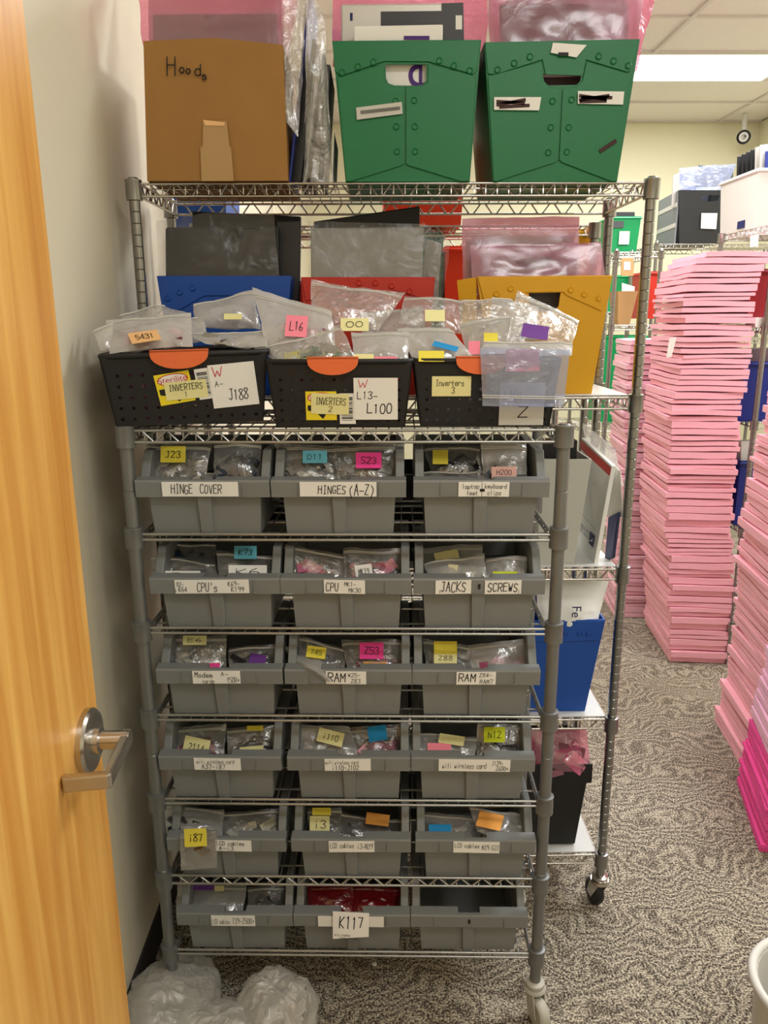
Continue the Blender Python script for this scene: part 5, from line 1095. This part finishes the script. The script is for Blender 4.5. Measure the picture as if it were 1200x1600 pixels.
# racks along the right wall
RYf = 3.52; Cx = at(1170, 740, RYf).x; ZC = [at(1178, 370, 4.0).z, at(1174, 515, RYf).z, at(1178, 665, RYf).z, at(1163, 832, RYf).z, .2]
brack('chrome wire rack on the right, just past the tall foam stack', (Cx + .6, RYf, 0), 0, 1.2, .55, ZC, ZC[0] + .02)
brack('chrome wire rack by the right wall carrying a black crate', (at(1065, 380, 5.6).x + .33, 5.6, 0), 0, 1.0, .5, [at(1040, 385, 5.6).z, 1.5, 1.0, .4], at(1040, 381, 5.6).z + .02)
e, w_, h_ = px_bin('white tote on top of the right rack with a small blue label', 1180, 1262, 262, 366, 4.0, .42, 'white_plastic', taper=.88)
link('label', MB().box(-w_ / 2 * .905 - .004, -w_ / 2 * .905 - .002, -.10, -.02, h_ * .14, h_ * .26).data('label', 'navy_ink'), e)
G6 = 'monitor bezels in the white tote'
for k in range(6):
    q0, t0 = 1153 + k * 7, 244 - k * 3.5
    slab('laptop_casing', 'black_plastic' if k < 4 else 'silver_panel', (q0, t0, q0 + (60 if k < 1 else 56), t0 - 6, q0 + 56, 285, q0 - 1, 285), 4.32 - .035 * k, .012, ['black bezel farthest back in the white tote', 'second black bezel from the back in the white tote', 'third black bezel from the back in the white tote', 'black bezel just behind the silver screens in the white tote', 'silver framed screen behind the front one in the white tote', 'silver framed screen at the front of the white tote'][k], 'laptop part', G6, drop=.08)
slab('laptop_screen', 'blue_panel', (1196, 236, 1250, 232, 1250, 285, 1194, 285), 4.125, .006, 'blue tinted screen glass in the white tote at the right edge', 'laptop screen', None, drop=.08)
# black crate with a grey side
cY = 5.62; cr_p = [at(1061, 297, cY), at(1131, 297, cY), at(1131, 381, cY), at(1061, 381, cY)]
cr = empty('crate', V(((cr_p[2].x + cr_p[3].x) / 2, cY + .2, cr_p[2].z)), 0, 'black and grey file crate with a white note, on top of the far right rack', 'crate')
hole = [(p.x, p.z) for p in (at(1094, 305, cY), at(1125, 305, cY), at(1121, 314, cY), at(1100, 315, cY))]
MB().plate([(p.x, p.z) for p in cr_p], [hole], V((0, cY, 0)), V((1, 0, 0)), V((0, 0, 1)), V((0, -1, 0)), .012).build('front_panel', 'black_plastic', cr)
xl, xr, zt_, zb_ = cr_p[0].x, cr_p[1].x, cr_p[0].z, cr_p[3].z
bl = at(1030, 320, cY + .5).x
sd = MB(); q = [V((xl, cY + .012, zb_)), V((xl, cY + .012, zt_)), V((bl, cY + .5, zt_)), V((bl, cY + .5, zb_))]; sd.hexa(q, [p + V((.01, 0, 0)) for p in q]); sd.build('side_panel', 'crate_grey', cr)
for zz in (.32, .7):
    q = [V((xl - .002, cY + .012, zb_ + (zt_ - zb_) * zz)), V((xl - .002, cY + .012, zb_ + (zt_ - zb_) * (zz + .08))), V((bl - .002, cY + .5, zb_ + (zt_ - zb_) * (zz + .08))), V((bl - .002, cY + .5, zb_ + (zt_ - zb_) * zz))]
    MB().hexa(q, [p + V((.0015, 0, 0)) for p in q]).build('side_stripe', 'grid_metal', cr)
bk = MB(); bk.box(bl, xr, cY + .5, cY + .51, zb_, zt_); bk.box(xr - .01, xr, cY + .013, cY + .499, zb_, zt_); bk.box(xl + .011, xr - .011, cY + .013, cY + .499, zb_, zb_ + .008); bk.build('crate_walls', 'black_plastic', cr)
MB().quadv([at(1096, 333, cY - .014), at(1121, 333, cY - .014), at(1119, 358, cY - .014), at(1095, 357, cY - .014)]).build('paper_label', 'paper_white', cr)
for k in range(6):
    x0_ = 1052 + k * 8
    slab('laptop_screen', 'silver_panel' if k < 4 else 'slate_plastic', (x0_ + (k > 3) * 0, 275 - k * 3.5, x0_ + (10 if k < 4 else 60 - (k - 4) * 6), 270 - k * 3 + (8 if k > 3 else 0), x0_ + (10 if k < 4 else 60 - (k - 4) * 6), 305, x0_ - 2, 305), cY + .06 + .04 * k, .012,
         ['bagged screen panel at the left end of the black crate', 'second bagged screen panel from the left in the black crate', 'third bagged screen panel from the left in the black crate', 'fourth bagged screen panel from the left in the black crate', 'wide dark screen panel in the black crate', 'wide dark screen panel at the back of the black crate'][k], 'screen panel', 'screen panels in the black crate', drop=.08)
bag('clear_bag', [at(1062, 262, cY + .1), at(1152, 256, cY + .1), at(1130, 300, cY + .06), at(1060, 300, cY + .06)], 'blue_film', 'bluish clear bag over the panels in the black crate', 'bag', None, thick=.05, seed=260, zip_v=0, N=14)
# bins on the near right rack shelves
for (a, b, t, bt_, mat, wds, kk) in ((1158, 1215, 565, 660, 'navy_plastic', 'navy bin on the upper shelf of the right rack', 1), (1152, 1215, 720, 822, 'navy_plastic', 'navy bin on the lower shelf of the right rack', 2), (1172, 1230, 420, 505, 'wine_red', 'dark red bin on the top inner shelf of the right rack', 3)):
    px_bin(wds, a, b, t, bt_, RYf + .06, .42, mat, group='bins on the right rack')
slab('antistatic_bag', 'mauve_panel', (1168, 545, 1205, 543, 1205, 570, 1168, 570), RYf + .16, .05, 'mauve bagged part in the upper navy bin', 'bag', None)
slab('paper_sheet', 'paper_grey', (1158, 690, 1205, 688, 1205, 722, 1157, 722), RYf + .14, .05, 'bundle of grey paper in the lower navy bin', 'paper', None)
slab('paper_box', 'paper_white', (1180, 496, 1210, 496, 1210, 512, 1180, 512), RYf + .02, .1, 'small white box on the second shelf of the right rack', 'box', None, drop=0)
q = [at(1173, 363, 4.0), at(1186, 362, 4.0), at(1184, 385, 3.99), at(1172, 386, 3.99)]
tag(MB().hexa(q, [p + V((0, .002, 0)) for p in q]).build('paper_tag', 'paper_white'), 'white paper tag hanging from the top edge of the right rack', 'tag')
# security camera in the far corner
sc_ = at(1162, 214, 7.1); cmr = empty('security_camera', sc_, 0, 'small white security camera with a black lens in the far ceiling corner', 'camera')
ax = (EYE - sc_).normalized()
MB().lathe([(.03, 0), (.05, .02), (.055, .12), (.058, .14)], sc_ - ax * .14, ax, 20).build('camera_body', 'white_plastic', cmr, smooth=True, angle=40)
MB().lathe([(.056, 0), (.056, .006), (.02, .008)], sc_, ax, 24).build('front_ring', 'lens_black', cmr, smooth=True, angle=30)
MB().lathe([(.034, .007), (.038, .010), (.03, .011), (.026, .008)], sc_, ax, 24).build('led_ring', 'white_plastic', cmr, smooth=True, angle=30)
MB().tube([sc_ - ax * .08 + V((0, 0, .03)), V((sc_.x + .02, sc_.y + .06, CEIL - .03)), V((sc_.x + .02, sc_.y + .06, CEIL))], .02, 10).build('mount', 'white_plastic', cmr, smooth=True)

# ------------------------------------------------------------------ floor things
def lump(label, c, sx, sy, sz, seed):
    m = MB(); NU, NV = 64, 36
    for j in range(NV + 1):
        for i in range(NU):
            a = 2 * math.pi * i / NU; b = -math.pi / 2 + math.pi * j / NV
            d = V((math.cos(a) * math.cos(b), math.sin(a) * math.cos(b), math.sin(b)))
            k = 1 + .26 * noise.noise(d * 1.4 + V((seed, 0, 0))) + .09 * (1 - 2 * abs(noise.noise(d * 3.2 + V((0, seed, 3))))) + .07 * (1 - 2 * abs(noise.noise(d * 6.5 + V((0, 1, seed))))) 
            p = V((d.x * sx * k, d.y * sy * k, d.z * sz * k)); p.z = max(p.z, -sz * .72); m.v.append(V(c) + p + V((0, 0, sz * .72 + .002)))
    for j in range(NV):
        for i in range(NU): a = j * NU + i; b = j * NU + (i + 1) % NU; m.f.append((a, b, b + NU, a + NU))
    o = m.build('plastic_bag', 'trash_film', smooth=True, base=c); tag(o, label, 'bag', 'crumpled plastic bags on the floor'); return o
p = atz(262, 1592, .05); lump('crumpled whitish plastic bag on the floor by the baseboard', V((p.x, p.y, 0)), .115, .13, .078, 1.3)
p = atz(428, 1592, .05); lump('puffed translucent plastic bag on the floor in front of the rack', V((p.x, p.y, 0)), .088, .09, .085, 4.7)
p = atz(345, 1622, .04); lump('flattened plastic bag between the two crumpled ones', V((p.x, p.y - .01, 0)), .12, .085, .062, 8.1)
p = atz(585, 1508, 0); m = MB(); m.lathe([(.003, 0), (.007, .002), (.006, .005), (.002, .007)], V((p.x, p.y, .0005)), None, 7); tag(m.build('paper_scrap', 'paper_white'), 'tiny white scrap lying on the carpet under the rack', 'scrap')
# round white bin at the right corner
c = atz(1292, 1545, .30); c.z = 0
wb = empty('waste_bin', c, 0, 'round white plastic bin cut off at the bottom right', 'bin')
link('bin_wall', MB().lathe([(.115, 0), (.122, .02), (.138, .292), (.132, .292), (.117, .02), (.0, .012)], n=40).data('bin_wall', 'white_plastic', smooth=True, angle=40), wb)
rm = MB(); rm.tube([(.143 * math.cos(t), .143 * math.sin(t), .296) for t in [2 * math.pi * k / 48 for k in range(48)]], .010, 10, True); link('rim', rm.data('rim', 'white_plastic', smooth=True), wb)
